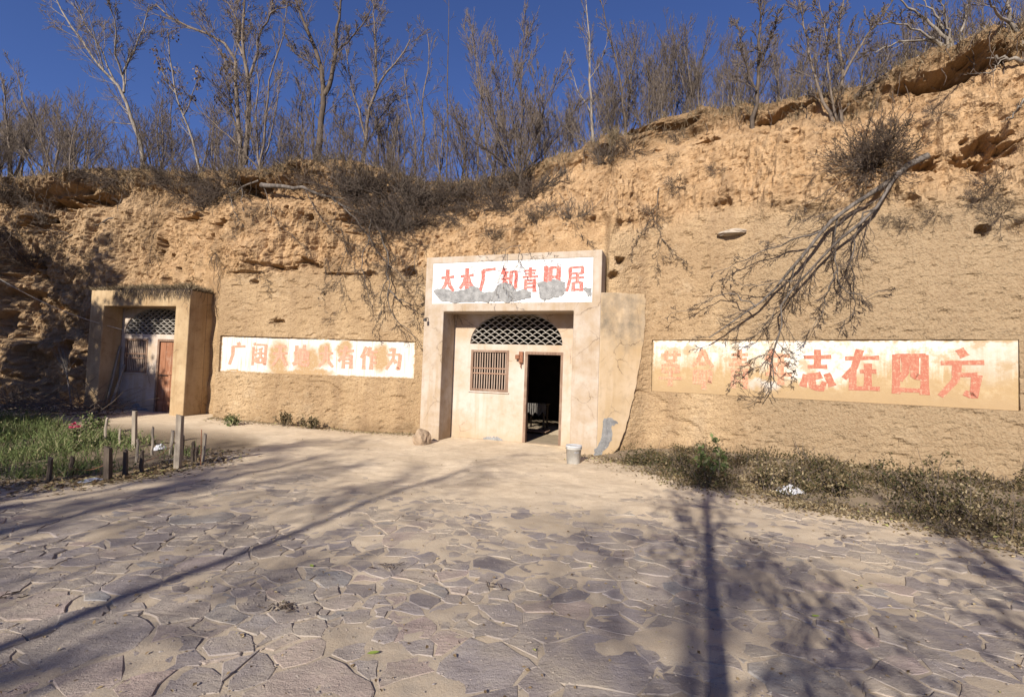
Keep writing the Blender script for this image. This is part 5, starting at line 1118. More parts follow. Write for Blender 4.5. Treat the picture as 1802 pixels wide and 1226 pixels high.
def sign_front(x, y):
    u_, z_ = E_at(EA, x, y, -.10); X_, Y_ = EA.wor(u_, -.10); return np.array([X_, Y_, z_])
PV = prm(n=[7, 4, 2], ang=.6, lr=[.3, .5, .5], up=[-.12, -.06, 0], crook=.2, rmin=.0035)
hang_tree('trailing_branch', 'thin dark twigs trailing down in front of the white signboard', [[(916, 432), (913, 446), (913, 458), (905, 477), (895, 502)], [(913, 458), (926, 482), (942, 506)], [(916, 432), (890, 440), (885, 471), (880, 490), (866, 527)], [(885, 471), (887, 508), (903, 527), (915, 538)], [(913, 446), (945, 452), (985, 450)], [(890, 440), (850, 450), (830, 470)]], [.011, .008, .009, .006, .006, .006], PV, 66, off=(.0, .12), cat='branch', front=sign_front)
for k, (lab, g) in enumerate((('slender vine hanging beside the upper left corner of the sign', [[(735, 420), (728, 460), (735, 500), (722, 540), (735, 575)], [(728, 460), (705, 490), (700, 530)], [(735, 500), (748, 530), (742, 565)]]), ('tangled thin roots hanging over the middle of left slogan wall', [[(600, 400), (610, 440), (595, 480), (605, 520), (590, 560)], [(610, 440), (630, 480), (640, 530)], [(595, 480), (570, 510), (560, 540)]]),
                              ('dry stems drooping beneath the stump hollow', [[(440, 370), (430, 410), (440, 450), (425, 490)], [(430, 410), (405, 440), (395, 475)], [(440, 450), (465, 480), (470, 520)]]), ('thin bare stems drooping on the slope right of the sign', [[(1160, 330), (1150, 380), (1165, 420), (1150, 470)], [(1150, 380), (1125, 410), (1110, 450)], [(1165, 420), (1190, 450), (1215, 470)]]), ('wiry stems trailing across the slope over the sign', [[(1000, 300), (985, 340), (995, 380), (975, 420)], [(985, 340), (960, 370), (945, 410)], [(995, 380), (1020, 405), (1040, 430)]]), ('thin stems trailing down the eroded slope left of the round bush', [[(1420, 250), (1405, 290), (1420, 330), (1400, 380)], [(1405, 290), (1380, 320), (1365, 360)], [(1420, 330), (1445, 360), (1450, 395)]]))):
    hang_tree('hanging_vine', lab, g, [.012, .008, .008], prm(n=[11, 6, 3], ang=.65, lr=[.36, .5, .5], up=[-.1, -.05, 0], crook=.2, rmin=.004), 70 + k, off=(.05, .2), cat='vine')
# shrubs clinging to the slope
def shrub_proto(seed, stems, L, dn, rr, levels=(6, 4), spread=.9):
    r_ = np.random.default_rng(seed); br = Br()
    for k in range(stems): grow(br, r_, np.array([r_.normal(0, .10), r_.normal(0, .06), 0]), np.array([r_.normal(0, spread), r_.normal(-.5, .5), r_.uniform(-.6, 1.0) if dn else r_.uniform(.1, 1.2)]), L * r_.uniform(.6, 1.2), rr, 1, prm(n=[0, *levels], ang=.6, lr=[.5, .5, .5], crook=.2, up=[0, 0, 0, 0] if dn else [0, .06, .06, .03], rmin=.0045))
    return br.mesh('shrub', 0, 9, M['twig_dark'])
SH = [shrub_proto(71, 26, .75, True, .010), shrub_proto(72, 22, .65, False, .010), shrub_proto(73, 18, .55, True, .009), shrub_proto(74, 30, .6, False, .008)]
SH[1].materials.clear(); SH[1].materials.append(M['twig'])
spots_s = [(575, 330, .9), (610, 345, 1.0), (640, 375, 1.0), (665, 405, 1.0), (675, 380, 1.1), (705, 340, 1.1), (720, 385, 1.0), (745, 370, 1.0), (650, 345, 1.0), (700, 410, .9), (735, 430, .7), (780, 365, 1.0), (820, 360, 1.0), (860, 345, 1.0), (900, 375, .9), (940, 350, .9), (400, 335, 1.0), (420, 325, 1.0), (325, 345, 1.0), (270, 315, .9), (170, 310, .9), (600, 300, 1.0), (630, 320, 1.2), (655, 345, 1.3), (690, 350, 1.3), (725, 370, 1.2), (690, 390, 1.1), (740, 400, .9), (760, 340, 1.0), (800, 345, 1.0), (840, 350, .9), (875, 370, .9), (800, 385, .8), (570, 300, .9), (535, 300, .9), (500, 305, .8), (370, 320, 1.1), (340, 330, 1.1), (385, 345, 1.0), (365, 370, .9), (310, 315, .9), (345, 300, 1.0), (400, 315, .9), (290, 325, .8), (205, 318, .9), (120, 325, .9), (60, 345, 1.0), (20, 360, 1.1), (25, 410, 1.1), (80, 395, .9), (110, 440, .9), (50, 470, 1.0), (150, 470, .8), (1010, 400, .9), (975, 380, .8), (945, 400, .8), (990, 330, .7), (1060, 290, .8), (1110, 265, .8), (1190, 330, .9), (1185, 290, .8), (1150, 380, .8), (1195, 250, .8), (1260, 300, .5), (1590, 395, .5), (1640, 380, .5), (1560, 390, .4), (1440, 250, .7), (1460, 235, .7), (1390, 235, .5), (1745, 330, .8), (1755, 380, .7), (1720, 350, .6), (1650, 200, .6), (1560, 230, .6), (680, 430, .8), (690, 470, .6), (700, 420, .8), (620, 430, .5), (870, 425, .6), (720, 320, 1.1), (670, 310, 1.1), (855, 320, .9), (905, 330, .9)]
for k, (x, y, sc_) in enumerate(spots_s):
    if x > 1120: sc_ = min(sc_ * .7, .54)
    p = wall_hit(x, y); o = add_obj('slope_shrub', SH[k % 4] if sc_ > .55 else SH[2]); o.location = tuple(p + unit(CAM - p) * .02); o.scale = (sc_,) * 3; s_, _ = plan_sd(p[0], p[1]); i_ = np.searchsorted(PS, s_)
    o.rotation_euler = (0, 0, math.atan2(PNY[i_], PNX[i_]) - math.pi / 2 + pr.uniform(-.3, .3)); tag(o, ['drooping wiry', 'upright brown', 'small straggling', 'dense bristly'][k % 4 if sc_ > .55 else 2] + ' leafless shrub on the face ' + zone(x), 'shrub', 'leafless shrubs clinging to the cliff face')
# round dense bush right of the middle
r_ = np.random.default_rng(81); br = Br(); p0 = wall_hit(1530, 300) + np.array([-.1, -.15, 0])
for k in range(120): d = unit(r_.normal(0, 1, 3) + np.array([0, -.35, .45])); grow(br, r_, p0 + r_.normal(0, .07, 3), d, r_.uniform(.45, .80), .008, 1, prm(n=[0, 6, 4], ang=.55, lr=[.5, .45, .5], crook=.16, up=[0, .02, .02], rmin=.004))
ends = np.concatenate([p[1:] for l, p, r in br.b if l >= 2]); ends = ends[r_.choice(len(ends), min(len(ends), 5200), replace=False)]
bb = empty('dry_bush', tuple(p0)); tag(bb, 'round dense dry bush with tiny withered leaves above the fallen tree', 'bush')
b2 = Br(); b2.b = [(l, p - p0, r) for l, p, r in br.b]; add_obj('branches', b2.mesh('branches', 0, 9, M['twig_dark']), None, bb)
add_obj('withered_leaves', leaf_mesh('withered_leaves', ends - p0, (.014, .034), r_, M['dryleaf']), None, bb)

# dry grass fringe and hanging roots, uncountable
cv_ = np.zeros(len(cliff.data.vertices) * 3, np.float32); cliff.data.vertices.foreach_get('co', cv_); cv_ = cv_.reshape(-1, 3)
so_ = np.zeros(len(cv_), np.float32); cliff.data.attributes['soil'].data.foreach_get('value', so_); ro_ = np.zeros(len(cv_), np.float32); cliff.data.attributes['rough'].data.foreach_get('value', ro_)
vis = (cv_[:, 0] > -16) & (cv_[:, 0] < 10) & (cv_[:, 1] < 17)
r_ = np.random.default_rng(91)
cand = np.where(vis & (so_ > .55) & (cv_[:, 2] > 4.2))[0]; pick = r_.choice(cand, 15000); P = cv_[pick] + r_.normal(0, .03, (15000, 3)); tag(add_obj('dry_grass', blades('dry_grass', P, .08, .34, .0045, r_, M['straw'], .5)), 'dry straw coloured grass fringing the bluff edge', 'grass', kind='stuff')
cand = np.where(vis & (ro_ > .8) & (so_ > .3) & (cv_[:, 2] > 3.4) & (cv_[:, 2] < 8))[0]; rb = Br()
for q in cv_[r_.choice(cand, 420)]:
    L = r_.uniform(.15, .7); n = 6; pp = q + np.stack([np.cumsum(r_.normal(0, .035, n)), -.04 + np.cumsum(r_.normal(-.006, .02, n)), np.linspace(.04, -L, n)], 1); rb.add(0, pp, np.linspace(.009, .004, n))
tag(add_obj('hanging_roots', rb.mesh('hanging_roots', 0, 9, M['twig_dark'])), 'thin roots hanging from the crumbling upper face', 'roots', kind='stuff')

# turf on the roof of the small entrance
n = 12000; u_ = r_.uniform(-3.05, .02, n); d_ = r_.uniform(-.01, .85, n) ** 1.0; pts = np.stack([*np.array([EB.wor(a, b) for a, b in zip(u_, d_)]).T, np.full(n, 3.13)], 1)
hs = r_.uniform(.08, .26, n) * (1 + .6 * perlin(u_ * 2.5, d_ * 2, 1)) * (.55 + .45 * sstep(-3, -1.4, u_))
tag(add_obj('roof_grass', blades('roof_grass', pts, 0, 0, .007, r_, M['straw'], .7, hs=hs)), 'matted dry grass growing on the roof of the small entrance', 'grass', kind='stuff')
rb = Br()
for k in range(520):
    a = r_.uniform(-2.2, .04); x, y = EB.wor(a, r_.uniform(-.03, .05) if r_.uniform() < .6 else r_.uniform(0, .6)); q = np.array([x, y, 3.16]); L = r_.uniform(.1, .3); m_ = 5
    rb.add(0, q + np.stack([np.cumsum(r_.normal(0, .02, m_)), np.cumsum(r_.normal(-.025, .015, m_)), .05 * np.sin(np.linspace(0, 3.14, m_)) - np.linspace(0, L, m_)], 1), np.linspace(.004, .003, m_))
tag(add_obj('roof_roots', rb.mesh('roof_roots', 0, 9, M['twig_dark'])), 'dead stems drooping over the roof edge of small entrance', 'grass', kind='stuff')

# ------------------------------------------------------------------ weedy strip under the right wall
r_ = np.random.default_rng(101)
n = 90000; al = r_.uniform(-1.3, 7.5, n); di = r_.uniform(-.05, 1, n); fr = strip_front(al); di = di * (fr + .15)
X = 2.75 + .847 * al - .531 * di; Y = 9.66 - .531 * al - .847 * di
den = fbm(X * .9, Y * .9, 7.0, 4) + .5 * sstep(0, 1.2, al) - .25 - .8 * sstep(-.35, .15, di - fr + .3 * fbm(X * 2, Y * 2, 2.0, 3))
ok_ = (r_.uniform(0, 1, n) < np.clip(.45 + den * 1.0, 0.02, 1)) & (Y > .3) & ((al > -.1) | (di > .5)); X, Y, al, di, den = [q[ok_] for q in (X, Y, al, di, den)]
hgt = np.clip(.04 + .34 * np.clip(fbm(X * 1.6, Y * 1.6, 17.0, 4) + .2, 0, 1.5) * (.75 + .5 * sstep(1.5, 4.5, al)), .01, .6) * np.clip((strip_front(al) - di) * 1.6, .12, 1)
Z = gz(X, Y) + hgt * r_.uniform(0, 1, len(X)) ** 1.2
tn = np.clip(r_.beta(1.5, 2.2, len(X)) + .25 * fbm(X * .7, Y * .7, 27.0, 3) + .25 * (hgt < .05), 0, 1)
tag(add_obj('weed_cover', leaf_mesh('weed_cover', np.stack([X, Y, Z], 1), (.02, .05), r_, M['weed'], tint=tn)), 'tangled dull green and brown weeds along foot of the right wall', 'weeds', kind='stuff')
rb = Br(); k_ = r_.choice(len(X), 1500)
for x, y, z, h_ in zip(X[k_], Y[k_], Z[k_], hgt[k_]):
    m_ = 4; q = np.array([x, y, float(gz(x, y)) - .01]); d = unit(np.array([r_.normal(0, .7), r_.normal(0, .7), 1])); L = h_ * r_.uniform(.8, 1.6) + .05
    rb.add(0, q + d * np.linspace(0, L, m_)[:, None] + np.cumsum(r_.normal(0, .012, (m_, 3)), 0), np.linspace(.004, .0025, m_))
tag(add_obj('weed_stems', rb.mesh('weed_stems', 0, 9, M['twig'])), 'wiry dry stems standing among the weeds by the right wall', 'weeds', kind='stuff')
def leafy_plant(px, py, H, spread, nst, seed, label, mat, lsize, name='leafy_weed', cat='plant', z=.12, group=None, P0=None):
    r_ = np.random.default_rng(seed); p = ground_at(px, py, z) if P0 is None else np.array(P0); p[2] = float(gz(p[0], p[1])) - .02; br = Br(); L = []
    for k in range(nst):
        d = np.array([r_.normal(0, spread), r_.normal(0, spread), 1]); grow(br, r_, p + np.array([r_.normal(0, .05), r_.normal(0, .05), 0]), d, H * r_.uniform(.6, 1.15), .007, 1, prm(n=[0, 5], ang=.7, lr=[.35, .4], crook=.12, rmin=.003))
    for l, q, rr in br.b: L += [q[-1], q[-2], (q[-1] + q[-2]) / 2, q[len(q) // 2]]
    e = empty(name, tuple(p)); tag(e, label, cat, group); b2 = Br(); b2.b = [(l, q - p, rr) for l, q, rr in br.b]; add_obj('stems', b2.mesh('stems', 0, 9, M['twig']), None, e)
    L = np.array(L); L = np.concatenate([L, L + r_.normal(0, .03, L.shape)]); add_obj('leaves', leaf_mesh('leaves', L - p, lsize, r_, mat), None, e); return e
leafy_plant(1258, 835, .55, .2, 4, 1, 'broad leaved green vine sprig climbing the wall below the faded characters', M['grass'], (.05, .10))
leafy_plant(1345, 848, .42, .25, 8, 2, 'pale green feathery weed before the right wall beside the plastic bag', M['weed'], (.03, .06))
leafy_plant(1392, 850, .40, .15, 4, 3, 'thin upright reddish weed just above the plastic bag', M['weed'], (.025, .05))
leafy_plant(1640, 880, .62, .12, 3, 4, 'tall sparse weed with leafy tip beneath the last slogan character', M['weed'], (.03, .06))
leafy_plant(1692, 890, .58, .2, 6, 5, 'bushy dark weed growing close under right wall end', M['weed'], (.03, .06))
leafy_plant(1480, 860, .35, .3, 9, 6, 'low spreading weed clump beneath the middle slogan characters', M['weed'], (.03, .055))
leafy_plant(500, 752, .30, .5, 12, 7, 'low bushy weed at the wall foot below left slogan', M['weed'], (.03, .06), z=.05)
leafy_plant(548, 754, .25, .5, 10, 8, 'dark flat weed beside the bushy one below left slogan', M['weed'], (.03, .06), z=.05)
leafy_plant(408, 748, .22, .5, 9, 9, 'green weed at the corner of the small entrance side', M['grass'], (.03, .06), z=.1)
leafy_plant(168, 762, .35, .5, 14, 10, 'low green bush at the back of the vegetable garden', M['grass'], (.03, .06), z=.1)

# ------------------------------------------------------------------ garden behind the stakes
garden = np.array([(-4.75, 7.7), (-4.85, 6.7), (-5.3, 6.15), (-6.3, 5.7), (-9, 5.2), (-13, 8), (-11.5, 10.4), (-9.3, 9.9), (-7.6, 9.0), (-5.7, 8.2)])
def in_poly(x, y, poly):
    ins = np.zeros(len(x), bool); n = len(poly)
    for i in range(n):
        (x0, y0), (x1, y1) = poly[i], poly[(i + 1) % n]; c = ((y0 > y) != (y1 > y)) & (x < (x1 - x0) * (y - y0) / (y1 - y0 + 1e-12) + x0); ins ^= c
    return ins
r_ = np.random.default_rng(111); n = 46000; X = r_.uniform(-13, -4.5, n); Y = r_.uniform(5, 10.5, n); m_ = in_poly(X, Y, garden); X, Y = X[m_], Y[m_]
clump = fbm(X * .8, Y * .8, 3.0, 4); m_ = r_.uniform(0, 1, len(X)) < np.clip(.30 + .8 * clump + .35 * sstep(-6.5, -8.5, X), .03, 1); X, Y, clump = X[m_], Y[m_], clump[m_]
hs = (r_.uniform(.06, .24, len(X)) + .10 * np.clip(clump, 0, 1)) * (1 + .5 * sstep(-6.5, -9, X)); P = np.stack([X, Y, gz(X, Y)], 1)
tag(add_obj('garden_grass', blades('garden_grass', P, 0, 0, .0065, r_, M['grass'], .45, hs=hs, tint=np.clip(r_.beta(2, 2.2, len(X)) + .15 * clump, 0, 1))), 'rank green grass filling the garden behind the stakes', 'grass', kind='stuff')
k_ = r_.choice(len(X), 9000); Pw = P[k_] + np.stack([r_.normal(0, .03, 9000), r_.normal(0, .03, 9000), hs[k_] * r_.uniform(.1, .8, 9000)], 1)
tag(add_obj('garden_weeds', leaf_mesh('garden_weeds', Pw, (.02, .05), r_, M['grass'])), 'small leafy weeds growing through the garden grass', 'weeds', kind='stuff')
# fallen leaves: along the garden front, along the walls and thinly over the yard
def scatter_leaves(name, label, X, Y, size, mat, r_):
    P = np.stack([X, Y, gz(X, Y) + r_.uniform(.004, .02, len(X))], 1); n = len(X); s = r_.uniform(*size, n)[:, None]; a = np.concatenate([r_.normal(0, 1, (n, 2)), r_.normal(0, .25, (n, 1))], 1); a /= np.linalg.norm(a, axis=1)[:, None]
    b = np.cross(a, np.concatenate([r_.normal(0, .3, (n, 2)), np.ones((n, 1))], 1)); b /= np.linalg.norm(b, axis=1)[:, None]; c = np.cross(b, a)
    V = np.stack([P, P + a * s * .5 + b * s * .3 + c * s * .1, P + a * s, P + a * s * .5 - b * s * .3 + c * s * .1], 1).reshape(-1, 3); i = np.arange(n)[:, None] * 4
    me = fast_mesh(name, V, [np.concatenate([i + np.array([[0, 1, 2]]), i + np.array([[0, 2, 3]])])]); point_attr(me, 'tint', np.repeat(r_.uniform(0, 1, n), 4)); me.materials.append(mat)
    return tag(add_obj(name, me), label, 'leaves', kind='stuff')
n = 3600; t_ = r_.uniform(0, 1, n); fx_ = np.interp(t_, [0, .25, .45, .6, .8, 1], [-8.5, -6.2, -5.2, -4.75, -4.55, -4.6]); fy_ = np.interp(t_, [0, .25, .45, .6, .8, 1], [4.9, 5.4, 5.75, 6.2, 6.9, 7.9])
scatter_leaves('garden_leaf_litter', 'dry fallen leaves heaped along the foot of the garden fence', fx_ + r_.normal(0, .22, n), fy_ + r_.normal(0, .22, n), (.03, .07), M['litter'], r_)
n = 2600; X = r_.uniform(-6.9, -2.0, n); Y = 10.95 - np.abs(r_.normal(0, .22, n)) - (X + 2) * .08; scatter_leaves('wall_leaf_litter', 'dry leaves gathered at the wall foot under the left slogan', X, Y, (.02, .05), M['litter'], r_)
n = 1400; Y = r_.uniform(2.0, 9.5, n); X = r_.uniform(-1, 1, n) * (Y * 1.05); m_ = strip_da(X, Y)[0] > .3; scatter_leaves('yard_leaf_litter', 'sparse dry leaf crumbs scattered over the yard', X[m_], Y[m_], (.012, .035), M['litter'], r_)
n = 2200; al = r_.uniform(-1, 6, n); di = strip_front(al) + r_.normal(-.15, .25, n); scatter_leaves('strip_leaf_litter', 'pale dry leaves along the edge of the weedy strip', 2.75 + .847 * al - .531 * di, 9.66 - .531 * al - .847 * di, (.025, .06), M['litter'], r_)
n = 9000; Y = 1.6 + 8 * r_.uniform(0, 1, n) ** 1.6; X = r_.uniform(-1, 1, n) * (Y * 1.12 + .3); m_ = (strip_da(X, Y)[0] > .5) & (fbm(X * 1.3, Y * 1.3, 88.0, 3) + r_.uniform(-.5, .5, n) > -.1) & ~in_poly(X, Y, garden); X, Y = X[m_], Y[m_]; n = len(X)
ico = np.array([(1, 0, 0), (-1, 0, 0), (0, 1, 0), (0, -1, 0), (0, 0, 1), (0, 0, -1)], float); icf = np.array([(0, 2, 4), (2, 1, 4), (1, 3, 4), (3, 0, 4), (2, 0, 5), (1, 2, 5), (3, 1, 5), (0, 3, 5)])
sz = (.003 + .012 * r_.beta(1, 4, n))[:, None, None] * (1 + .0 * Y[:, None, None]); ang = r_.uniform(0, 6.28, n); ca, sa = np.cos(ang), np.sin(ang); V = ico[None] * sz * r_.uniform(.6, 1.3, (n, 6, 1)) * np.array([1.3, 1, .55]); V = np.stack([V[..., 0] * ca[:, None] - V[..., 1] * sa[:, None], V[..., 0] * sa[:, None] + V[..., 1] * ca[:, None], V[..., 2]], -1) + np.stack([X, Y, gz(X, Y) + .006], 1)[:, None, :]
me = fast_mesh('gravel', V.reshape(-1, 3), [(icf[None] + 6 * np.arange(n)[:, None, None]).reshape(-1, 3)]); point_attr(me, 'tint', np.repeat(r_.uniform(0, 1, n), 6)); point_attr(me, 'sandy', np.repeat(sandy_f(X, Y), 6)); tag(add_obj('gravel', me, M['stone']), 'fine gravel and stone chips strewn over the yard', 'gravel', kind='stuff')
def big_leaf(px, py, s, rot, label, mat):
    p = ground_at(px, py); vs_ = [(0, 0, .004), (.35, .25, .02), (.8, .22, .03), (1.15, 0, .012), (.8, -.22, .03), (.35, -.25, .02), (.4, 0, .0), (.8, 0, .008)]
    me = MB().add([(a * s, b * s, c * s + .014) for a, b, c in vs_], [(0, 6, 1), (1, 6, 7, 2), (2, 7, 3), (0, 5, 6), (5, 4, 7, 6), (4, 3, 7)]).mesh('fallen_leaf'); point_attr(me, 'tint', np.full(8, .8)); o = add_obj('fallen_leaf', me, mat)
    o.location = (p[0], p[1], zg(p[0], p[1]) + .004); o.rotation_euler = (0, 0, rot); return tag(o, label, 'leaf')
big_leaf(645, 1156, .058, .3, 'single fresh yellow green leaf lying on the sandy flagstones', M['freshleaf'])
big_leaf(1428, 1086, .05, .1, 'pale green leaf lying in a shadowed patch of flagstones', M['freshleaf'])
big_leaf(550, 1002, .05, 2.2, 'small yellow leaf beside the large grey flagstones', M['freshleaf'])
# twigs and crumbs of dead plant on the paving
for k, (x, y, n_) in enumerate(((508, 1072, 26), (670, 1003, 10), (863, 1035, 8), (22, 1050, 8), (1478, 946, 8), (1327, 952, 6))):
    p = ground_at(x, y); r2 = np.random.default_rng(200 + k); rb = Br()
    for j in range(n_):
        c = np.array([r2.normal(0, .05), r2.normal(0, .03), .012]); a = r2.uniform(0, 6.28); L = r2.uniform(.02, .07); d = np.array([math.cos(a), math.sin(a), r2.uniform(0, .3)]); rb.add(0, [c, c + d * L * .5 + r2.normal(0, .006, 3), c + d * L], [.004, .004, .002])
    o = add_obj('plant_debris', rb.mesh('plant_debris', 0, 9, M['twig_dark'])); o.location = (p[0], p[1], zg(p[0], p[1]) + .006); tag(o, 'little heap of dark dead stems lying on the paving', 'debris', 'small heaps of dead stems on the paving')

# ------------------------------------------------------------------ stakes and other garden things
stakes = [((870, 405), (895, 220), 22, 'greywood', 'leaning crooked round stake at the back of the garden', 0), ((905, 668), (905, 450), 50, 'darkwood', 'thick dark squared stake in front of the garden shade', 1), ((1005, 430), (1003, 305), 20, 'greywood', 'short thin pale stake standing left of tall squared stake', 0),
    ((1125, 440), (1125, 160), 32, 'greywood', 'tall squared pale stake second highest of the garden', 1), ((1145, 540), (1150, 385), 22, 'greywood', 'rough stake just in front of the tall squared stake', 0), ((1275, 490), (1275, 290), 20, 'greywood', 'slim upright stake beside the small plastic bag', 0),
    ((1420, 490), (1440, 320), 28, 'greywood', 'stout round stake leaning toward the highest stake', 0), ((1485, 595), (1505, 185), 50, 'greywood', 'highest and widest pale squared stake at garden corner', 1), ((1525, 530), (1530, 365), 18, 'darkwood', 'thin dark stake right behind the highest stake', 0),
    ((1605, 560), (1612, 415), 28, 'darkwood', 'short dark stake with split top past the highest stake', 0), ((1648, 540), (1638, 460), 32, 'darkwood', 'squat broken stump of a stake', 0), ((1690, 540), (1712, 350), 28, 'greywood', 'leaning bark covered stake at the end of the fence', 0), ((1680, 570), (1682, 315), 7, 'iron', 'thin rusty rod standing by the end stake', 0),
    ((1185, 620), (1190, 480), 30, 'darkwood', 'dark rough stake half sunk in garden weeds', 0), ((1050, 640), (1050, 470), 40, 'darkwood', 'blackened stake beside the thick dark squared stake', 0), ((600, 640), (600, 530), 36, 'darkwood', 'low black stake left of the thick squared stake', 0), ((415, 680), (420, 545), 38, 'darkwood', 'low black stake in deep weeds at the fence start', 0)]
tops = []
for k, (b, t, w, mt, lab, sq) in enumerate(stakes):
    gx_, gy_ = b[0] / 4.742, 690 + b[1] / 4.742; p = ground_at(gx_, gy_, .08); Y = p[1]; q = at_depth(t[0] / 4.742, 690 + t[1] / 4.742, Y); base = np.array([p[0], p[1], float(gz(p[0], p[1])) - .12]); wd = w / 4.742 / FPX * Y / 2
    r2 = random.Random(300 + k); mb = MB(); L = Vector(q) - Vector(base); nseg = 7; ring = 4 if sq else 8; vs_ = []; up = L.normalized(); ax = Vector((1, 0, 0)); ax = (ax - up * ax.dot(up)).normalized(); ay = up.cross(ax); off_ = r2.uniform(0, 1) if not sq else .85
    for i in range(nseg):
        f = i / (nseg - 1); c = Vector((0, 0, 0)) + L * f + ax * r2.gauss(0, .0 if sq else wd * .16) + ay * r2.gauss(0, 0 if sq else wd * .16)
        for j in range(ring):
            a = 2 * math.pi * j / ring + off_; rr = wd * (1.2 if sq else 1.0) * r2.uniform(.94 if sq else .85, 1.06) * (1.06 - .1 * f); vs_.append(c + ax * math.cos(a) * rr + ay * math.sin(a) * rr + (up * r2.uniform(-.03, .02) if i == nseg - 1 else Vector()))
    mb.add(vs_, [(i * ring + j, i * ring + (j + 1) % ring, (i + 1) * ring + (j + 1) % ring, (i + 1) * ring + j) for i in range(nseg - 1) for j in range(ring)] + [tuple((nseg - 1) * ring + j for j in range(ring))])
    o = mb.build('garden_stake', M[mt], None); o.location = tuple(base); tag(o, lab, 'stake', 'stakes round the garden'); tops.append((base, np.array(q)))
wp = [tops[i][0] + (tops[i][1] - tops[i][0]) * .6 for i in (16, 15, 1, 14, 13, 7, 11)]
pts = []
for a, b in zip(wp[:-1], wp[1:]):
    for j in range(6): f = j / 6; pts.append(a + (b - a) * f - np.array([0, .02, .05 * math.sin(math.pi * f)]))
o = MB().tube(pts, .003, 4).build('fence_wire', M['iron']); tag(o, 'thin sagging rusty wire strung between the garden stakes', 'wire')
# pink flower
p = ground_at(127, 783, .1); fl = leafy_plant(0, 0, .36, .18, 4, 12, 'single pink flower on green stems at the back of garden', M['grass'], (.03, .06), 'flower', 'flower', P0=(p[0], p[1], 0))
mb = MB(); rr2 = random.Random(3)
for c in ((0, 0, .42), (.07, 0, .38), (-.05, .02, .36)):
    for j in range(9):
        a = j * .7 + rr2.uniform(-.2, .2); el = rr2.uniform(.1, 1.1); d = Vector((math.cos(a) * math.cos(el), math.sin(a) * math.cos(el), math.sin(el))); s_ = Vector((-math.sin(a), math.cos(a), 0)) * .022; c0 = Vector(c); mb.add([c0, c0 + d * .035 + s_, c0 + d * .06, c0 + d * .035 - s_], [(0, 1, 2, 3)])
mb.build('petals', M['petal'], fl)
# broom leaning on the earth, poles in the porch, clothes line
p = ground_at(127, 726, .1); top = at_depth(113, 628, p[1] + .35); base = np.array([p[0], p[1], float(gz(p[0], p[1]))]); ax_ = unit(top - base); e = empty('twig_broom', tuple(base)); tag(e, 'bamboo twig broom standing upside down against the shaded earth', 'broom')
MB().tube([(0, 0, 0), tuple(ax_ * .75), tuple((top - base) * .8)], [.016, .016, .018], 8).build('handle', M['bark_pale'], e); br = Br(); r2 = np.random.default_rng(7)
for k in range(90): q = (top - base) * r2.uniform(.62, .8); d = unit(ax_ + r2.normal(0, .16, 3)); L = r2.uniform(.45, .75); br.add(1, [q, q + d * L * .5, q + d * L + r2.normal(0, .05, 3)], [.005, .004, .003])
add_obj('twigs', br.mesh('twigs', 0, 9, M['bark_pale']), None, e)
for (u0, d0, u1, d1, z1_, r0, lab) in ((-2.54, .16, -2.57, .45, 1.62, .028, 'long grey pole leaning in the corner of the small porch'), (-2.36, .12, -2.40, .46, 1.15, .036, 'shorter thick pole leaning in the corner of the small porch')):
    a, b = EB.wor(u0, d0), EB.wor(u1, d1); o = MB().tube([(0, 0, -.02), ((b[0] - a[0]) * .5 + .01, (b[1] - a[1]) * .5, z1_ * .5), (b[0] - a[0], b[1] - a[1], z1_)], [r0, r0 * .95, r0 * .8], 9).build('wooden_pole', M['greywood'], None, True); z0_ = zg(*a); o.location = (a[0], a[1], z0_); tag(o, lab, 'pole')
a = at_depth(-60, 455, 10.6); b = np.array([*EB.wor(-2.3, .49), 2.14]); pts = [a + (b - a) * f - np.array([0, 0, .22 * math.sin(math.pi * f)]) for f in np.linspace(0, 1, 18)]
M['rope'] = mat_plain('pale_cord', (0.5, 0.47, 0.42), .15, 30, .9, .1, 0)
o = MB().tube(pts, .0055, 5).build('clothes_line', M['rope']); tag(o, 'thin pale cord slung from left into the small porch', 'cord')
# heap of prunings behind the garden
r2 = np.random.default_rng(17); rb = Br()
for k in range(420):
    c = np.array([r2.uniform(-12.3, -8.9), 0, 0]); c[1] = 10.9 + .25 * (-c[0] - 9) * .8 + r2.normal(0, .35); c[2] = float(gz(c[0], c[1])) + abs(r2.normal(0, .12)); a = r2.uniform(0, 6.28); d = np.array([math.cos(a), math.sin(a), r2.normal(.15, .3)]); L = r2.uniform(.2, .9); rb.add(0, [c, c + d * L * .5 + r2.normal(0, .03, 3), c + d * L + r2.normal(0, .05, 3)], [.007, .006, .003])
tag(add_obj('brushwood_heap', rb.mesh('brushwood_heap', 0, 9, M['twig'])), 'scattered dry prunings on the ground before the shaded earth face', 'brushwood', kind='stuff')

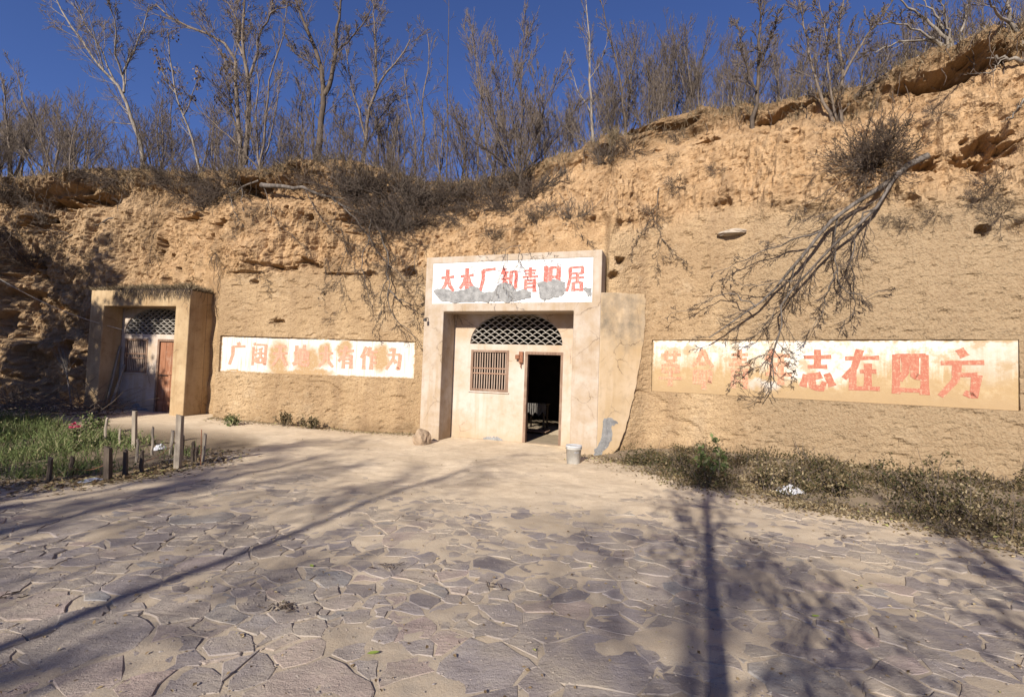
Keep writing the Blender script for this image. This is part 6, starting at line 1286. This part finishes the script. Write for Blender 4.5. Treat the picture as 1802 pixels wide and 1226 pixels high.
# ------------------------------------------------------------------ trees across the yard whose shadows fall into the picture
def shade_tree(name, label, x, y, H, r0, seed, P, leaves=0, lsize=(.06, .11), lo=.4, mat='dryleaf', lean=(0, 0)):
    r_ = np.random.default_rng(seed); br = Br(); n = 10; z0_ = zg(x, y) - .05; base = np.array([x, y, z0_])
    pp = base + np.stack([lean[0] * np.linspace(0, 1, n) + np.cumsum(r_.normal(0, .02, n)), lean[1] * np.linspace(0, 1, n) + np.cumsum(r_.normal(0, .02, n)), np.linspace(0, H, n)], 1); rr = r0 * (1 - .7 * np.linspace(0, 1, n)); br.add(0, pp, rr); children(br, r_, pp, rr, H * .8, 0, P, lo=lo)
    e = empty(name, tuple(base)); tag(e, label, 'tree'); b2 = Br(); b2.b = [(l, q - base, r) for l, q, r in br.b]
    add_obj('trunk', b2.mesh('trunk', 0, 1, M['bark']), None, e); add_obj('crown', b2.mesh('crown', 2, 9, M['twig']), None, e)
    if leaves:
        ends = np.concatenate([q[2:] for l, q, r in b2.b if l >= 2]); ends = ends[r_.integers(0, len(ends), leaves)] + r_.normal(0, .12, (leaves, 3)); add_obj('leaves', leaf_mesh('leaves', ends, lsize, r_, M[mat]), None, e)
    return e
PFAR = prm(n=[18, 9, 5], ang=.75, lr=[.34, .5, .5], up=[.02, .05, .04], rmin=.009)
PSH = prm(n=[13, 6, 4], ang=.7, lr=[.34, .5, .5], up=[.02, .06, .05], rmin=.007)
shade_tree('yard_tree', 'young tree with sparse withered leaves opposite the right slogan', -.62, -1.9, 5.2, .085, 1, PSH, 1500, (.05, .10), lo=.42)
shade_tree('yard_tree', 'bare tree on the yard edge opposite the weedy strip', 1.3, -2.6, 4.4, 0.075, 2, PSH, 500, lo=.35, lean=(.3, 0))
shade_tree('yard_tree', 'second bare tree beyond the weedy strip end', 3.4, -2.2, 4.0, .07, 3, PSH, 500, lo=.35)
shade_tree('yard_tree', 'bare tree left of the yard facing the left slogan', -8.3, -6.4, 7.6, .12, 4, PFAR, 700, lo=.45)
shade_tree('yard_tree', 'bare leaning tree behind the garden fence start', -9.8, -5.0, 7.4, .11, 5, PFAR, 700, lo=.45, lean=(.3, .2))
shade_tree('yard_tree', 'bare tree by the yard entrance far from the caves', -6.2, -6.6, 7.4, .11, 6, PFAR, 700, lo=.45)
for k, (x, y, H, lab) in enumerate(((-3.6, -9.6, 7.2, 'tall bare tree across the lane opposite the garden'), (1.4, -9.0, 7.0, 'tall bare tree across the lane opposite the doorway'), (4.4, -8.2, 7.0, 'tall bare tree across the lane opposite right slogan'), (-9.0, -6.0, 6.8, 'tall bare tree across the lane near the evergreens'))):
    shade_tree('lane_tree', lab, x, y, H, .13, 40 + k, PFAR, 900, lo=.45)
shade_tree('lane_tree', 'branchy bare tree at the lane bend beyond right slogan', 5.6, -4.2, 5.2, .10, 50, PFAR, 600, lo=.32)
shade_tree('lane_tree', 'crooked bare tree between the lane and the flagstones', 2.6, -5.4, 5.6, .10, 51, PFAR, 600, lo=.35, lean=(.5, 0))
PEV = prm(n=[34, 8, 4], ang=1.0, lr=[.26, .45, .5], up=[.05, .02, .0], rmin=.008)
for k, (x, y, H) in enumerate(((-15.2, 4.6, 8.6), (-17.2, 6.2, 8.2), (-13.6, 2.8, 7.4), (-12.0, 4.2, 4.6))):
    shade_tree('evergreen_tree', ['dense dark evergreen shading the earth face beside the small entrance', 'dense dark evergreen farthest along the shaded earth face', 'dense dark evergreen behind the garden', 'short dense evergreen close behind the garden'][k], x, y, H, .13, 20 + k, PEV, 11000, (.12, .22), lo=.12, mat='ever')
for k, (x, y, H) in enumerate(((-6.7, 2.0, 1.7), (-8.0, 2.4, 2.1), (-9.4, 3.0, 2.4), (-10.9, 3.9, 2.6))):  # unseen bushes added beside the view to shade the garden front
    shade_tree('shade_bush', 'dark bush added out of view for garden shade, ' + ['nearest the lane before the garden', 'second from the lane before the garden', 'third from the lane before the garden', 'at the far end of the row'][k], x, y, H, .05, 60 + k, prm(n=[30, 8, 4], ang=1.0, lr=[.34, .45, .5], up=[.05, .02, .0], rmin=.006), 3500, (.07, .14), lo=.05, mat='ever')
